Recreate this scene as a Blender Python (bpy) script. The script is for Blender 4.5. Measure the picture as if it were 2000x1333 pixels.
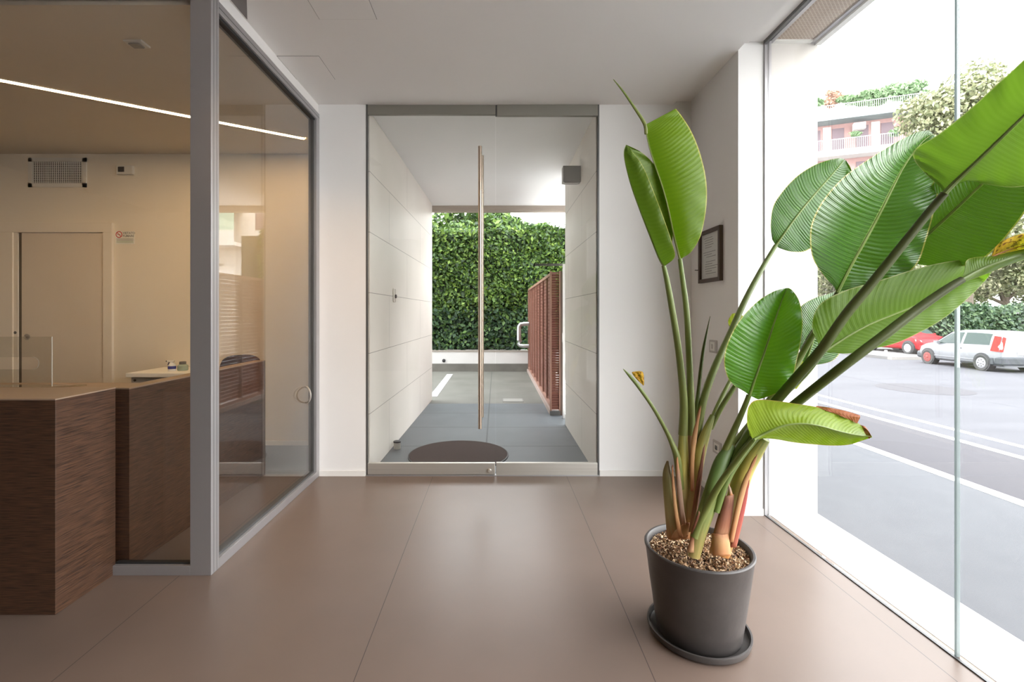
import bpy, bmesh, math, random
import numpy as np
from mathutils import Vector, Matrix
random.seed(7); np.random.seed(7)
for o in list(bpy.data.objects): bpy.data.objects.remove(o)
S = bpy.context.scene
COL = S.collection
PI = math.pi

# ------------------------------------------------------------------ camera, world, exposure
F, CX, CY, H = 930.0, 969.0, 612.0, 1.35
cam = bpy.data.cameras.new('camera')
cam.sensor_width = 36; cam.lens = F * 36 / 2000
cam.shift_x = (1000 - CX) / 2000; cam.shift_y = -(666.5 - CY) / 2000
cam.clip_start = 0.05; cam.clip_end = 500
camo = bpy.data.objects.new('camera', cam); COL.objects.link(camo)
camo.location = (0, 0, H); camo.rotation_euler = (PI / 2, 0, 0)
S.camera = camo
S.view_settings.view_transform = 'Standard'; S.view_settings.look = 'None'
S.view_settings.gamma = 1; S.view_settings.exposure = 0.0
S.view_settings.use_curve_mapping = False
W = bpy.data.worlds.new('sky'); S.world = W; W.use_nodes = True
nt = W.node_tree; bg = nt.nodes['Background']
tc = nt.nodes.new('ShaderNodeTexCoord'); sp = nt.nodes.new('ShaderNodeSeparateXYZ'); rp = nt.nodes.new('ShaderNodeValToRGB')
nt.links.new(tc.outputs['Generated'], sp.inputs[0]); nt.links.new(sp.outputs['Z'], rp.inputs[0]); nt.links.new(rp.outputs[0], bg.inputs[0])
rp.color_ramp.elements[0].color = (1.0, 0.985, 0.965, 1); rp.color_ramp.elements[1].color = (0.88, 0.935, 1.0, 1)
SKY = 10.0
bg.inputs[1].default_value = SKY
sun = bpy.data.lights.new('sun', 'SUN'); sun.energy = 4.5; sun.angle = math.radians(8); sun.color = (1, 0.95, 0.86)
suno = bpy.data.objects.new('sun', sun); COL.objects.link(suno)
suno.rotation_euler = Vector((0.55, 1.0, -1.75)).to_track_quat('-Z', 'Y').to_euler()

def P(u, v, Y):
    """point of the place seen at photo pixel (u, v), at distance Y"""
    return Vector(((u - CX) * Y / F, Y, H - (v - CY) * Y / F))

# ------------------------------------------------------------------ materials
def mat(name, col, rough=0.6, metal=0.0, var=0.0, scale=4.0, bump=0.0, bscale=60, spec=0.5, emit=None, es=0.0, col2=None, stretch=None, detail=4):
    m = bpy.data.materials.new(name); m.use_nodes = True
    n = m.node_tree; b = n.nodes['Principled BSDF']
    b.inputs['Base Color'].default_value = (*col, 1); b.inputs['Roughness'].default_value = rough
    b.inputs['Metallic'].default_value = metal; b.inputs['Specular IOR Level'].default_value = spec
    if emit: b.inputs['Emission Color'].default_value = (*emit, 1); b.inputs['Emission Strength'].default_value = es
    g = n.nodes.new('ShaderNodeNewGeometry'); mp = n.nodes.new('ShaderNodeMapping')
    n.links.new(g.outputs['Position'], mp.inputs[0])
    if stretch: mp.inputs['Scale'].default_value = stretch
    if var > 0 or col2:
        t = n.nodes.new('ShaderNodeTexNoise'); t.inputs['Scale'].default_value = scale; t.inputs['Detail'].default_value = detail
        n.links.new(mp.outputs[0], t.inputs[0])
        r = n.nodes.new('ShaderNodeValToRGB')
        c2 = col2 or tuple(c * (1 - var) for c in col)
        r.color_ramp.elements[0].position = 0.3; r.color_ramp.elements[1].position = 0.7
        r.color_ramp.elements[0].color = (*c2, 1); r.color_ramp.elements[1].color = (*col, 1)
        n.links.new(t.outputs['Fac'], r.inputs[0]); n.links.new(r.outputs[0], b.inputs['Base Color'])
    if bump > 0:
        t2 = n.nodes.new('ShaderNodeTexNoise'); t2.inputs['Scale'].default_value = bscale; t2.inputs['Detail'].default_value = 6
        n.links.new(mp.outputs[0], t2.inputs[0])
        bp = n.nodes.new('ShaderNodeBump'); bp.inputs['Strength'].default_value = bump; bp.inputs['Distance'].default_value = 0.01
        n.links.new(t2.outputs['Fac'], bp.inputs['Height']); n.links.new(bp.outputs[0], b.inputs['Normal'])
    return m

def glass_mat(name, tint=(0.985, 0.99, 0.988), refl=1.0, ior=1.5):
    m = bpy.data.materials.new(name); m.use_nodes = True; n = m.node_tree; n.nodes.clear()
    o = n.nodes.new('ShaderNodeOutputMaterial'); mx = n.nodes.new('ShaderNodeMixShader')
    t = n.nodes.new('ShaderNodeBsdfTransparent'); g = n.nodes.new('ShaderNodeBsdfGlossy'); f = n.nodes.new('ShaderNodeFresnel')
    t.inputs[0].default_value = (*tint, 1); g.inputs['Roughness'].default_value = 0.0; 
    ge = n.nodes.new('ShaderNodeNewGeometry'); mi = n.nodes.new('ShaderNodeMath'); mi.operation = 'MULTIPLY_ADD'   # same index from both sides of the sheet
    mi.inputs[1].default_value = 1 / ior - ior; mi.inputs[2].default_value = ior
    n.links.new(ge.outputs['Backfacing'], mi.inputs[0]); n.links.new(mi.outputs[0], f.inputs[0])
    mu = n.nodes.new('ShaderNodeMath'); mu.operation = 'MULTIPLY'; mu.inputs[1].default_value = refl
    n.links.new(f.outputs[0], mu.inputs[0]); n.links.new(mu.outputs[0], mx.inputs[0])
    n.links.new(t.outputs[0], mx.inputs[1]); n.links.new(g.outputs[0], mx.inputs[2]); n.links.new(mx.outputs[0], o.inputs[0])
    return m

def island_mat(name, cols, rough=0.55, trans=0.25):
    m = bpy.data.materials.new(name); m.use_nodes = True; n = m.node_tree; b = n.nodes['Principled BSDF']
    g = n.nodes.new('ShaderNodeNewGeometry'); r = n.nodes.new('ShaderNodeValToRGB')
    el = r.color_ramp.elements
    while len(el) < len(cols): el.new(0.5)
    for i, c in enumerate(cols): el[i].position = i / (len(cols) - 1); el[i].color = (*c, 1)
    n.links.new(g.outputs['Random Per Island'], r.inputs[0]); n.links.new(r.outputs[0], b.inputs['Base Color'])
    b.inputs['Roughness'].default_value = rough
    if trans:
        o = n.nodes['Material Output']; t = n.nodes.new('ShaderNodeBsdfTranslucent'); mx = n.nodes.new('ShaderNodeMixShader')
        mx.inputs[0].default_value = trans; n.links.new(r.outputs[0], t.inputs[0])
        n.links.new(b.outputs[0], mx.inputs[1]); n.links.new(t.outputs[0], mx.inputs[2]); n.links.new(mx.outputs[0], o.inputs[0])
    return m
def seam_mat(name, col, seam, origin, size, width, rough=0.4, var=0.12, offset=0.0, axes='XY', col2=None, scale=1.5, bump=0.0, spec=0.5):
    """tiles: seams every size[0] and size[1] along two world axes, rows optionally offset"""
    m = mat(name, col, rough, var=var, scale=scale, col2=col2, spec=spec, detail=8)
    n = m.node_tree; b = n.nodes['Principled BSDF']; src = b.inputs['Base Color'].links[0].from_socket
    g = n.nodes.new('ShaderNodeNewGeometry'); s = n.nodes.new('ShaderNodeSeparateXYZ'); n.links.new(g.outputs['Position'], s.inputs[0])
    def M(op, a, bb=None):
        k = n.nodes.new('ShaderNodeMath'); k.operation = op
        for i, x in enumerate((a, bb)):
            if x is None: continue
            if isinstance(x, (int, float)): k.inputs[i].default_value = x
            else: n.links.new(x, k.inputs[i])
        return k.outputs[0]
    A = M('DIVIDE', M('SUBTRACT', s.outputs[axes[0]], origin[0]), size[0])
    B = M('DIVIDE', M('SUBTRACT', s.outputs[axes[1]], origin[1]), size[1])
    row = M('FLOOR', B)
    A2 = M('ADD', A, M('MULTIPLY', M('MODULO', M('ABSOLUTE', row), 2.0), offset))
    def line(x, sz):
        fr = M('FRACT', M('ADD', x, 100.0)); d = M('MINIMUM', fr, M('SUBTRACT', 1.0, fr))
        return M('LESS_THAN', M('MULTIPLY', d, sz), width)
    L = M('MAXIMUM', line(A2, size[0]), line(B, size[1]))
    mx = n.nodes.new('ShaderNodeMix'); mx.data_type = 'RGBA'
    n.links.new(L, mx.inputs['Factor']); n.links.new(src, mx.inputs[6]); mx.inputs[7].default_value = (*seam, 1)
    n.links.new(mx.outputs[2], b.inputs['Base Color'])
    return m

plaster = mat('white_plaster', (0.84, 0.83, 0.82), 0.85, var=0.02, scale=1.5)
ceilm = mat('ceiling_paint', (0.87, 0.85, 0.83), 0.9, var=0.02, scale=0.7)
officep = mat('office_paint', (0.82, 0.76, 0.66), 0.85, var=0.02, scale=1)
baseb = mat('baseboard_paint', (0.82, 0.80, 0.76), 0.5, var=0.02)
floorm = seam_mat('brown_stoneware', (0.205, 0.145, 0.115), (0.055, 0.04, 0.034), (-0.522, -5.0), (1.105, 6.0), 0.0016, rough=0.33, spec=.42, col2=(0.165, 0.117, 0.092), scale=1.1)
slate = seam_mat('grey_slate', (0.105, 0.118, 0.128), (0.03, 0.034, 0.038), (-0.10, 4.03), (1.35, 0.80), 0.009, rough=0.5, col2=(0.080, 0.092, 0.102), scale=2.5)
concr = seam_mat('court_paving', (0.150, 0.146, 0.125), (0.06, 0.06, 0.055), (-0.10, 7.1), (1.35, 2.2), 0.006, rough=0.8, col2=(0.100, 0.099, 0.082), scale=1.3)
stoneL = seam_mat('travertine', (0.80, 0.755, 0.70), (0.22, 0.20, 0.18), (4.65, 0.0), (1.7, 0.507), 0.0022, rough=0.5, col2=(0.74, 0.70, 0.64), scale=2.2, axes='YZ', offset=0.5)
stoneP = mat('pale_limestone', (0.55, 0.525, 0.49), 0.6, var=0.08, scale=3)
alu = mat('anodised_aluminium', (0.46, 0.45, 0.46), 0.38, 0.65, var=0.05, scale=1, stretch=(1, 1, 0.05))
alud = mat('dark_grey_metal', (0.13, 0.13, 0.13), 0.4, 0.6)
gask = mat('black_gasket', (0.02, 0.02, 0.02), 0.6)
steel = mat('brushed_steel', (0.62, 0.59, 0.54), 0.42, 0.7, var=0.12, scale=3, stretch=(0.2, 1, 30))
steelh = mat('polished_steel', (0.55, 0.45, 0.36), 0.30, 0.9)
galv = mat('galvanised_steel', (0.60, 0.61, 0.62), 0.35, 0.9, var=0.1)
headm = mat('header_metal', (0.30, 0.29, 0.26), 0.4, 0.6)
glass = glass_mat('clear_glass')
glassp = glass_mat('partition_glass', (0.96, 0.955, 0.94), 1.4, 1.5)
glassd = glass_mat('door_glass', (0.975, 0.98, 0.975), 1.0, 1.5)
def wood(name, c1, c2):
    m = mat(name, c1, 0.42, col2=c2, scale=9, stretch=(1.2, 1.2, 26), bump=0.12, bscale=14, detail=8, spec=0.4)
    return m
wenge = wood('wenge_veneer', (0.112, 0.055, 0.030), (0.024, 0.012, 0.008))
deskt = mat('counter_laminate', (0.30, 0.215, 0.15), 0.5, var=0.06, scale=12, stretch=(1, 8, 1))
whitep = mat('white_laminate', (0.85, 0.85, 0.82), 0.4)
plas = mat('white_plastic', (0.75, 0.74, 0.70), 0.4)
blackp = mat('black_plastic', (0.025, 0.025, 0.028), 0.5)
paper = mat('paper', (0.80, 0.80, 0.76), 0.7)
ink = mat('ink_grey', (0.25, 0.25, 0.24), 0.7)
red = mat('red_print', (0.55, 0.03, 0.03), 0.6)
greenp = mat('green_print', (0.25, 0.38, 0.22), 0.6)
brownf = mat('brown_wood_frame', (0.075, 0.045, 0.032), 0.45, var=0.2)
rust = mat('rust_brown_paint', (0.17, 0.060, 0.040), 0.5, var=0.1)
rustl = mat('pale_brown_edge', (0.30, 0.165, 0.125), 0.4, var=0.1)
matm = mat('doormat_coir', (0.085, 0.060, 0.056), 0.95, var=0.3, scale=120, bump=0.6, bscale=400)
asph = mat('street_asphalt', (0.056, 0.056, 0.065), 0.85, col2=(0.040, 0.040, 0.048), scale=0.9, stretch=(0.5, 1.8, 1), detail=8)
asph2 = mat('dark_asphalt', (0.044, 0.041, 0.048), 0.9, col2=(0.032, 0.030, 0.035), scale=60, detail=6)
walk = mat('sidewalk_asphalt', (0.076, 0.078, 0.085), 0.9, col2=(0.068, 0.070, 0.077), scale=5, detail=9, bump=0.3, bscale=200)
wpaint = mat('road_paint', (0.60, 0.60, 0.60), 0.7, var=0.1, scale=8)
kerbm = mat('kerb_granite', (0.22, 0.21, 0.20), 0.8, var=0.15, scale=5)
potm = mat('dark_clay_pot', (0.072, 0.062, 0.058), 0.45, col2=(0.050, 0.043, 0.041), scale=7, bump=0.1, bscale=25)
soil = mat('potting_soil', (0.06, 0.04, 0.03), 0.95, var=0.4, scale=30, bump=1, bscale=60)

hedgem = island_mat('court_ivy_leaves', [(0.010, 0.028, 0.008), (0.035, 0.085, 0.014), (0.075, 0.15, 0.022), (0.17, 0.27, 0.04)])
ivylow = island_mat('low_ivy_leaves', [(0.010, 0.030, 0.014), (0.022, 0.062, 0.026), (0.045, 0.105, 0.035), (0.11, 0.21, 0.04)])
hedges = island_mat('street_hedge_leaves', [(0.02, 0.045, 0.025), (0.05, 0.09, 0.05), (0.11, 0.17, 0.08)])
olive = island_mat('olive_tree_leaves', [(0.09, 0.11, 0.05), (0.20, 0.22, 0.11), (0.34, 0.33, 0.20)])
terr = island_mat('terrace_plant_leaves', [(0.12, 0.20, 0.09), (0.22, 0.34, 0.18), (0.32, 0.42, 0.26)])
rusty = island_mat('reddish_leaves', [(0.35, 0.20, 0.14), (0.50, 0.34, 0.26)])
mulchm = island_mat('bark_mulch', [(0.05, 0.022, 0.012), (0.30, 0.15, 0.075), (0.62, 0.42, 0.24), (0.85, 0.68, 0.46)], 0.8, 0)
barkm = mat('tree_bark', (0.13, 0.10, 0.08), 0.9, var=0.4, scale=8, bump=0.5, bscale=20)
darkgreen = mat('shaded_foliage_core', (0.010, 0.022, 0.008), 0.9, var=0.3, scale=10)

# ------------------------------------------------------------------ mesh building
class MB:
    def __init__(s): s.v = []; s.f = []; s.m = []; s.mats = []; s.smooth = []; s.uv = None
    def mi(s, m):
        if m is None: return 0
        if m not in s.mats: s.mats.append(m)
        return s.mats.index(m)
    def add(s, vs, fs, m=None, smooth=False):
        o = len(s.v); s.v += [tuple(p) for p in vs]; k = s.mi(m)
        for f in fs: s.f.append(tuple(i + o for i in f)); s.m.append(k); s.smooth.append(smooth)
        return s
    def box(s, x0, x1, y0, y1, z0, z1, m=None, bevel=0.0, M=None):
        if bevel > 0:
            bm = bmesh.new(); bmesh.ops.create_cube(bm, size=1)
            for v in bm.verts: v.co = Vector(((x0 + x1) / 2 + v.co.x * (x1 - x0), (y0 + y1) / 2 + v.co.y * (y1 - y0), (z0 + z1) / 2 + v.co.z * (z1 - z0)))
            bmesh.ops.bevel(bm, geom=bm.edges[:], offset=bevel, segments=2, affect='EDGES', profile=0.5)
            bm.verts.index_update(); vs = [v.co.copy() for v in bm.verts]; fs = [[v.index for v in f.verts] for f in bm.faces]; bm.free()
        else:
            vs = [Vector(p) for p in ((x0, y0, z0), (x1, y0, z0), (x1, y1, z0), (x0, y1, z0), (x0, y0, z1), (x1, y0, z1), (x1, y1, z1), (x0, y1, z1))]
            fs = [(0, 3, 2, 1), (4, 5, 6, 7), (0, 1, 5, 4), (1, 2, 6, 5), (2, 3, 7, 6), (3, 0, 4, 7)]
        if M is not None: vs = [M @ v for v in vs]
        return s.add(vs, fs, m)
    def prism(s, pts, z0, z1, m=None):
        n = len(pts)
        vs = [(x, y, z0) for x, y in pts] + [(x, y, z1) for x, y in pts]
        return s.add(vs, [tuple(range(n))[::-1], tuple(range(n, 2 * n))] + [(i, (i + 1) % n, n + (i + 1) % n, n + i) for i in range(n)], m)
    def tube(s, pts, rad, m=None, seg=10, cap=True, flat=1.0):
        pts = [Vector(p) for p in pts]; n = len(pts)
        if isinstance(rad, (int, float)): rad = [rad] * n
        vs = []; t0 = (pts[1] - pts[0]).normalized()
        up = Vector((0, 0, 1)) if abs(t0.z) < 0.9 else Vector((0, 1, 0))
        a = t0.cross(up).normalized()
        for i in range(n):
            t = (pts[min(i + 1, n - 1)] - pts[max(i - 1, 0)]).normalized()
            a = (a - t * a.dot(t)).normalized(); b = t.cross(a)
            for k in range(seg):
                w = 2 * PI * k / seg
                vs.append(pts[i] + a * math.cos(w) * rad[i] + b * math.sin(w) * rad[i] * flat)
        fs = [(i * seg + k, i * seg + (k + 1) % seg, (i + 1) * seg + (k + 1) % seg, (i + 1) * seg + k) for i in range(n - 1) for k in range(seg)]
        if cap: fs += [tuple(range(seg))[::-1], tuple((n - 1) * seg + k for k in range(seg))]
        return s.add(vs, fs, m, True)
    def lathe(s, prof, c, m=None, seg=48, axis='Z'):
        vs = []
        for r, z in prof:
            for k in range(seg):
                w = 2 * PI * k / seg; x, y = r * math.cos(w), r * math.sin(w)
                vs.append(Vector(c) + (Vector((x, y, z)) if axis == 'Z' else Vector((z, x, y)) if axis == 'X' else Vector((x, z, y))))
        n = len(prof)
        fs = [(i * seg + k, i * seg + (k + 1) % seg, (i + 1) * seg + (k + 1) % seg, (i + 1) * seg + k) for i in range(n - 1) for k in range(seg)]
        fs += [tuple(range(seg))[::-1], tuple((n - 1) * seg + k for k in range(seg))]
        return s.add(vs, fs, m, True)
    def build(s, name, m=None, parent=None, auto=True):
        me = bpy.data.meshes.new(name); me.from_pydata([tuple(v) for v in s.v], [], s.f)
        for x in (s.mats or [m]): me.materials.append(x)
        if s.mats: me.polygons.foreach_set('material_index', s.m)
        me.polygons.foreach_set('use_smooth', s.smooth)
        if s.uv:
            l = me.uv_layers.new(name='UVMap')
            for lp in me.loops: l.data[lp.index].uv = s.uv[lp.vertex_index]
        me.update()
        if any(s.smooth):
            try: me.set_sharp_from_angle(angle=math.radians(35))
            except Exception: pass
        o = bpy.data.objects.new(name, me); COL.objects.link(o)
        if parent: o.parent = parent; o.matrix_parent_inverse = Matrix.Translation(-Vector(parent.location)) if parent.location.length > 0 and not parent.get('rotated') else Matrix()
        return o
def fixn(o):
    bm = bmesh.new(); bm.from_mesh(o.data); bmesh.ops.recalc_face_normals(bm, faces=bm.faces[:]); bm.to_mesh(o.data); bm.free(); return o
def tag(o, label=None, cat=None, group=None, kind=None):
    if label: o['label'] = label
    if cat: o['category'] = cat
    if group: o['group'] = group
    if kind: o['kind'] = kind
    return o
def empty(name, loc, label=None, cat=None, group=None, kind=None):
    o = bpy.data.objects.new(name, None); COL.objects.link(o); o.location = loc; o.empty_display_size = 0.1
    return tag(o, label, cat, group, kind)
def B(x0, x1, y0, y1, z0, z1, name, m, parent=None, bevel=0.0):
    return MB().box(x0, x1, y0, y1, z0, z1, bevel=bevel).build(name, m, parent)
def struct(x0, x1, y0, y1, z0, z1, name, m):
    return tag(B(x0, x1, y0, y1, z0, z1, name, m), kind='structure')

# ------------------------------------------------------------------ setting: room shell
XL, XP, XN, XG, XO = -5.8, -1.465, 1.617, 1.81, 2.16       # far left, partition face, niche wall, window glass, outer sill edge
YF, YB, YC, YO = 2.447, 3.948, -3.2, 4.87                  # front partition, back wall, room end, office back wall
ZC, ZO = 3.08, 2.98
struct(XL, XG + .02, YC, YB + .035, -0.12, 0, 'floor', floorm)
struct(XL, -1.37, YB + .035, YO, -0.12, 0, 'floor_office', floorm)
# main ceiling, notched round the curtain niche and the window recess
o = MB(); o.box(XL, XN - .147, YC, YB + .03, ZC, 3.5); o.box(XN - .147, XN, YC, 3.05, ZC, 3.5); o.box(XN - .147, XN, 3.05, YB + .03, 3.107, 3.5)
o.box(XN, XG - .02, YC, 3.18, 3.163, 3.5)
tag(o.build('ceiling', ceilm), kind='structure')
struct(XL, XP - .05, YF + .07, YO, ZO, ZC - .001, 'ceiling_office', mat('office_ceiling_paint', (0.74, 0.68, 0.58), 0.9, var=0.02))
struct(-1.50, -1.078, YB, YB + .03, 0, ZC, 'wall_back_left', plaster)
struct(0.855, XN, YB, YB + .03, 0, 3.107, 'wall_back_right', plaster)
struct(XN, XG - .022, 3.18, YB + .03, 0, 3.4, 'wall_right', plaster)
struct(XG - .02, XO, YC, -1.5, -0.45, 3.4, 'wall_right_rear', plaster)
struct(XL, XO, YC - .2, YC, -0.1, 3.5, 'wall_rear', mat('rear_wall_paint', (0.10, 0.075, 0.06), 0.9, var=0.03))
struct(XL - .2, XL, YC, YO, -0.1, 3.5, 'wall_left', mat('left_wall_paint', (0.30, 0.25, 0.20), 0.9, var=0.03))
struct(XL, -1.50, YO, YO + .15, 0, 3.4, 'wall_office_back', officep)
struct(-1.50, -1.36, YB + .03, YO + .15, 0, 3.4, 'wall_office_right', officep)
for nm, a in (('baseboard_back_left', (XP + .002, -1.082, YB - .012, YB, 0, .045)), ('baseboard_back_right', (.857, XN - .012, YB - .012, YB, 0, .045)),
              ('baseboard_right', (XN - .012, XN, 3.17, YB, 0, .045)), ('baseboard_right_end', (XN - .012, XG - .03, 3.168, 3.18, 0, .045)),
              ('baseboard_office_back', (-3.88, -1.51, YO - .012, YO, 0, .045))):
    struct(*a, nm, baseb)
# corridor outside the door
o = MB(); o.prism([(-1.50, YB + .031), (-1.056, YB + .031), (-0.995, 7.4), (-1.50, 7.4)], 0, 3.45)
o = tag(o.build('wall_corridor_left', stoneL), kind='structure')
struct(.835, XO, YB + .031, 5.76, -0.45, 3.45, 'wall_corridor_right', stoneL)
struct(XG - .02, XO, 3.2, YB + .03, -0.45, 3.45, 'wall_pillar', stoneP)
o = MB(); o.box(-1.6, XO + .1, YB + .031, 7.48, 3.04, 3.45)
tag(o.build('ceiling_corridor', mat('canopy_paint', (0.86, 0.86, 0.86), 0.8, var=0.02)), kind='structure')
struct(-1.6, XO + .1, 7.48, 7.62, 2.955, 3.5, 'trim_1', mat('canopy_edge', (0.40, 0.34, 0.29), 0.5, var=0.15, scale=3, stretch=(1, 1, 12)))
struct(XL - 2, XO + .05, YC, 7.6, 3.51, 9.0, 'wall_facade_above', stoneP)
struct(XG + .02, XO, YC, 3.2, -0.45, 0.002, 'trim_2', mat('pale_sill_stone', (0.66, 0.64, 0.60), 0.6, var=0.05, scale=6))
struct(-9, .92, YB + .04, 7.1, -0.5, 0.0, 'floor_corridor', slate)
struct(-9, .92, 7.1, 45, -0.5, 0.0, 'floor_courtyard', concr)
MBs = MB(); MBs.prism([(-1.33, 2.35), (-1.377, 2.629), (-1.463, 2.80), (-1.463, 2.35)], ZC - .004, ZC - .0003); tag(MBs.build('trim_5', mat('ceiling_slot', (.22, .20, .20), .8)), kind='structure')
# access hatches in the ceiling
hatchm = mat('hatch_gap', (0.30, 0.28, 0.27), 0.9)
for i, (a, b, c, d, lab) in enumerate(((-1.04, -.70, 2.42, 2.80, 'square access hatch in the white ceiling, nearer the viewer'),
                                  (-1.475, -1.19, 3.2, 3.52, 'square access hatch in the white ceiling beside the glass partition top'))):
    e = empty('ceiling_hatch', ((a + b) / 2, (c + d) / 2, ZC), lab, 'access hatch', 'access hatches in the ceiling')
    B(a, b, c, d, ZC - .0015, ZC - .0002, 'hatch_gap', hatchm, e)
    B(a + .003, b - .003, c + .003, d - .003, ZC - .003, ZC - .0016, 'hatch_panel', ceilm, e)

e = empty('added_fill_light', (-.75, 2.15, ZC), 'small warm fill light added out of view in the white ceiling beside the glass partition', 'ceiling light')
MB().lathe([(.030, 0), (.045, 0), (.045, -.004), (.030, -.004)], (-.75, 2.15, ZC - .0005), seg=32).build('fill_light_ring', plas, e)
sl_ = bpy.data.lights.new('warm_fill', 'SPOT'); sl_.energy = 62; sl_.color = (1, .60, .28); sl_.spot_size = math.radians(75); sl_.spot_blend = .9; sl_.shadow_soft_size = .04  # added spot out of view, warms the left wall and floor
slo = bpy.data.objects.new('warm_fill', sl_); COL.objects.link(slo); slo.location = (-.75, 2.15, ZC - .03); slo.rotation_euler = (Vector((-1.6, 3.9, .5)) - slo.location).to_track_quat('-Z', 'Y').to_euler()

# ------------------------------------------------------------------ window on the street
w = empty('window_1', (XG, 3.2, 0)); w['kind'] = 'structure'
MB().box(XG - .022, XG + .022, 3.168, 3.2, 0, 3.163).build('frame', alu, w)
MB().box(XG - .03, XG - .012, -1.5, 3.168, 3.14, 3.168).build('head_profile', alud, w)
MB().box(XG - .02, XG - .008, -1.5, 3.168, -.001, .005).build('floor_channel', alud, w)
MB().box(XG - .006, XG + .006, 1.874, 3.168, .002, 3.165).build('pane', glass, w)
MB().box(XG - .006, XG + .006, -1.5, 1.864, .002, 3.165).build('pane', glass, w)
MB().box(XG - .007, XG + .007, 1.8645, 1.8735, .002, 3.163).build('glass_joint', island_mat('silicone_joint', [(.42, .47, .47), (.43, .48, .48)], .4, .6), w)
# head above the window outside
struct(XG - .02, XO + .05, YC, 3.2, 3.20, 3.5, 'trim_3', plaster)
g = empty('soffit_grille', (XG + .17, 2, 3.165), 'brown perforated soffit grille above the street window', 'grille')
gm = mat('perforated_metal', (0.28, 0.18, 0.12), 0.6)
n = gm.node_tree; b = n.nodes['Principled BSDF']; geo = n.nodes.new('ShaderNodeNewGeometry'); br = n.nodes.new('ShaderNodeTexBrick')
br.inputs['Color1'].default_value = (0.17, 0.10, 0.065, 1); br.inputs['Color2'].default_value = (0.20, 0.12, 0.08, 1); br.inputs['Mortar'].default_value = (0.46, 0.38, 0.30, 1)
br.inputs['Scale'].default_value = 1; br.inputs['Brick Width'].default_value = 0.024; br.inputs['Row Height'].default_value = 0.012; br.inputs['Mortar Size'].default_value = 0.003
n.links.new(geo.outputs['Position'], br.inputs[0]); n.links.new(br.outputs[0], b.inputs['Base Color'])
B(XG + .045, XO - .05, -1.5, 3.17, 3.175, 3.18, 'perforated_sheet', gm, g)
B(XG + .02, XG + .045, -1.5, 3.2, 3.163, 3.19, 'edge_profile', alu, g)
B(XO - .05, XO - .02, -1.5, 3.2, 3.163, 3.19, 'edge_profile', alu, g)
B(XO - .02, XO + .02, -1.5, 3.2, 3.150, 3.185, 'edge_profile', plas, g)
B(XG + .045, XO - .05, 3.17, 3.2, 3.163, 3.185, 'edge_profile', plas, g)

# ------------------------------------------------------------------ glass entrance door
d = empty('door_1', (0, YB, 0)); d['kind'] = 'structure'
DX0, DXM, DX1 = -1.078, -.004, .855
B(DX0, DX0 + .012, YB - .002, YB + .030, 0, ZC, 'frame', alud, d)
B(DX1 - .012, DX1, YB - .002, YB + .030, 0, ZC, 'frame', alud, d)
B(DX0 + .012, DXM - .002, YB, YB + .030, 2.998, ZC - .001, 'header', headm, d, .003)
B(DXM + .012, DX1 - .012, YB - .004, YB + .030, 2.988, ZC - .001, 'header', headm, d, .003)
B(DXM - .002, DXM + .012, YB + .004, YB + .028, 2.990, ZC - .001, 'header_joint', alud, d)
rl = B(DX0 + .014, DXM - .004, YB - .006, YB + .030, .012, .106, 'bottom_rail', steel, d, .003)
rr = B(DXM + .004, DX1 - .014, YB - .004, YB + .028, .002, .108, 'bottom_rail', steel, d, .003)
B(DX0, DX1, YB - .012, YB + .03, 0, .008, 'threshold', alu, d)
MB().lathe([(.003, 0), (.016, -.001), (.018, -.006), (.012, -.012), (.003, -.013)], (-.055, YB - .006, .045), seg=20, axis='Y').build('lock_cylinder', steel, rl)
B(DX0 + .013, DXM - .003, YB + .008, YB + .020, .106, 2.998, 'glass_leaf', glassd, d)
B(DXM + .003, DX1 - .013, YB + .008, YB + .020, .108, 2.988, 'glass_panel', glassd, d)
hx = (938 - CX) * YB / F
h = MB(); h.tube([(hx, YB - .055, .405), (hx, YB - .055, 2.715)], .0155, seg=20)
for z in (.75, 1.56, 2.38): h.tube([(hx, YB - .055, z), (hx, YB + .008, z)], .008, seg=10)
h = h.build('pull_handle', steelh, d)
h = MB(); h.tube([(hx + .012, YB + .075, .47), (hx + .012, YB + .075, 2.68)], .0155, seg=20)
for z in (.75, 1.56, 2.38): h.tube([(hx + .012, YB + .075, z), (hx + .006, YB + .020, z)], .008, seg=10)
h.build('pull_handle', steelh, d)

# ------------------------------------------------------------------ glass office partition
XI = XP - .06
p = empty('glass_partition', (XP - .05, YF, 0), 'tall glass office partition with grey aluminium corner post on the left', 'glass partition')
def member(x0, x1, y0, y1, z0, z1, nm, grooves=None):
    o = MB(); o.box(x0, x1, y0, y1, z0, z1, alu, .002)
    return o.build(nm, alu, p)
c = MB(); c.box(XP - .108, XP, YF, YF + .072, 0, ZC, alu, .002)
for yy in (YF + .022, YF + .05): c.box(XP - .001, XP + .0006, yy, yy + .002, 0, ZC, alud)
c.build('corner_post', alu, p)
r = MB(); r.box(XI, XP, YF + .072, YB - .0, 0, .052, alu, .002); r.box(XI, XP - .02, YF + .072, YB, .052, .066, alud)
r.build('bottom_rail', alu, p)
r = MB(); r.box(XI, XP, YF + .072, YB, 2.94, 3.0, alu, .002); r.box(XI, XP - .015, YF + .072, YB, 2.925, 2.94, gask); r.box(XP - .002, XP + .0006, YF + .072, YB, 2.965, 2.969, alud)
r.build('top_rail', alu, p)
B(XI, XP - .01, YF + .072, YB, 3.0, ZC, 'ceiling_filler', ceilm, p)
r = MB(); r.box(XI, XP, 3.885, YB, .052, 2.94, alu, .002); r.box(XI, XP - .02, 3.868, 3.885, .066, 2.925, alud)
r.build('rear_post', alu, p)
MB().box(XP - .042, XP - .030, YF + .072, 3.87, .066, 2.925).build('glass_pane', glassp, p)
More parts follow.
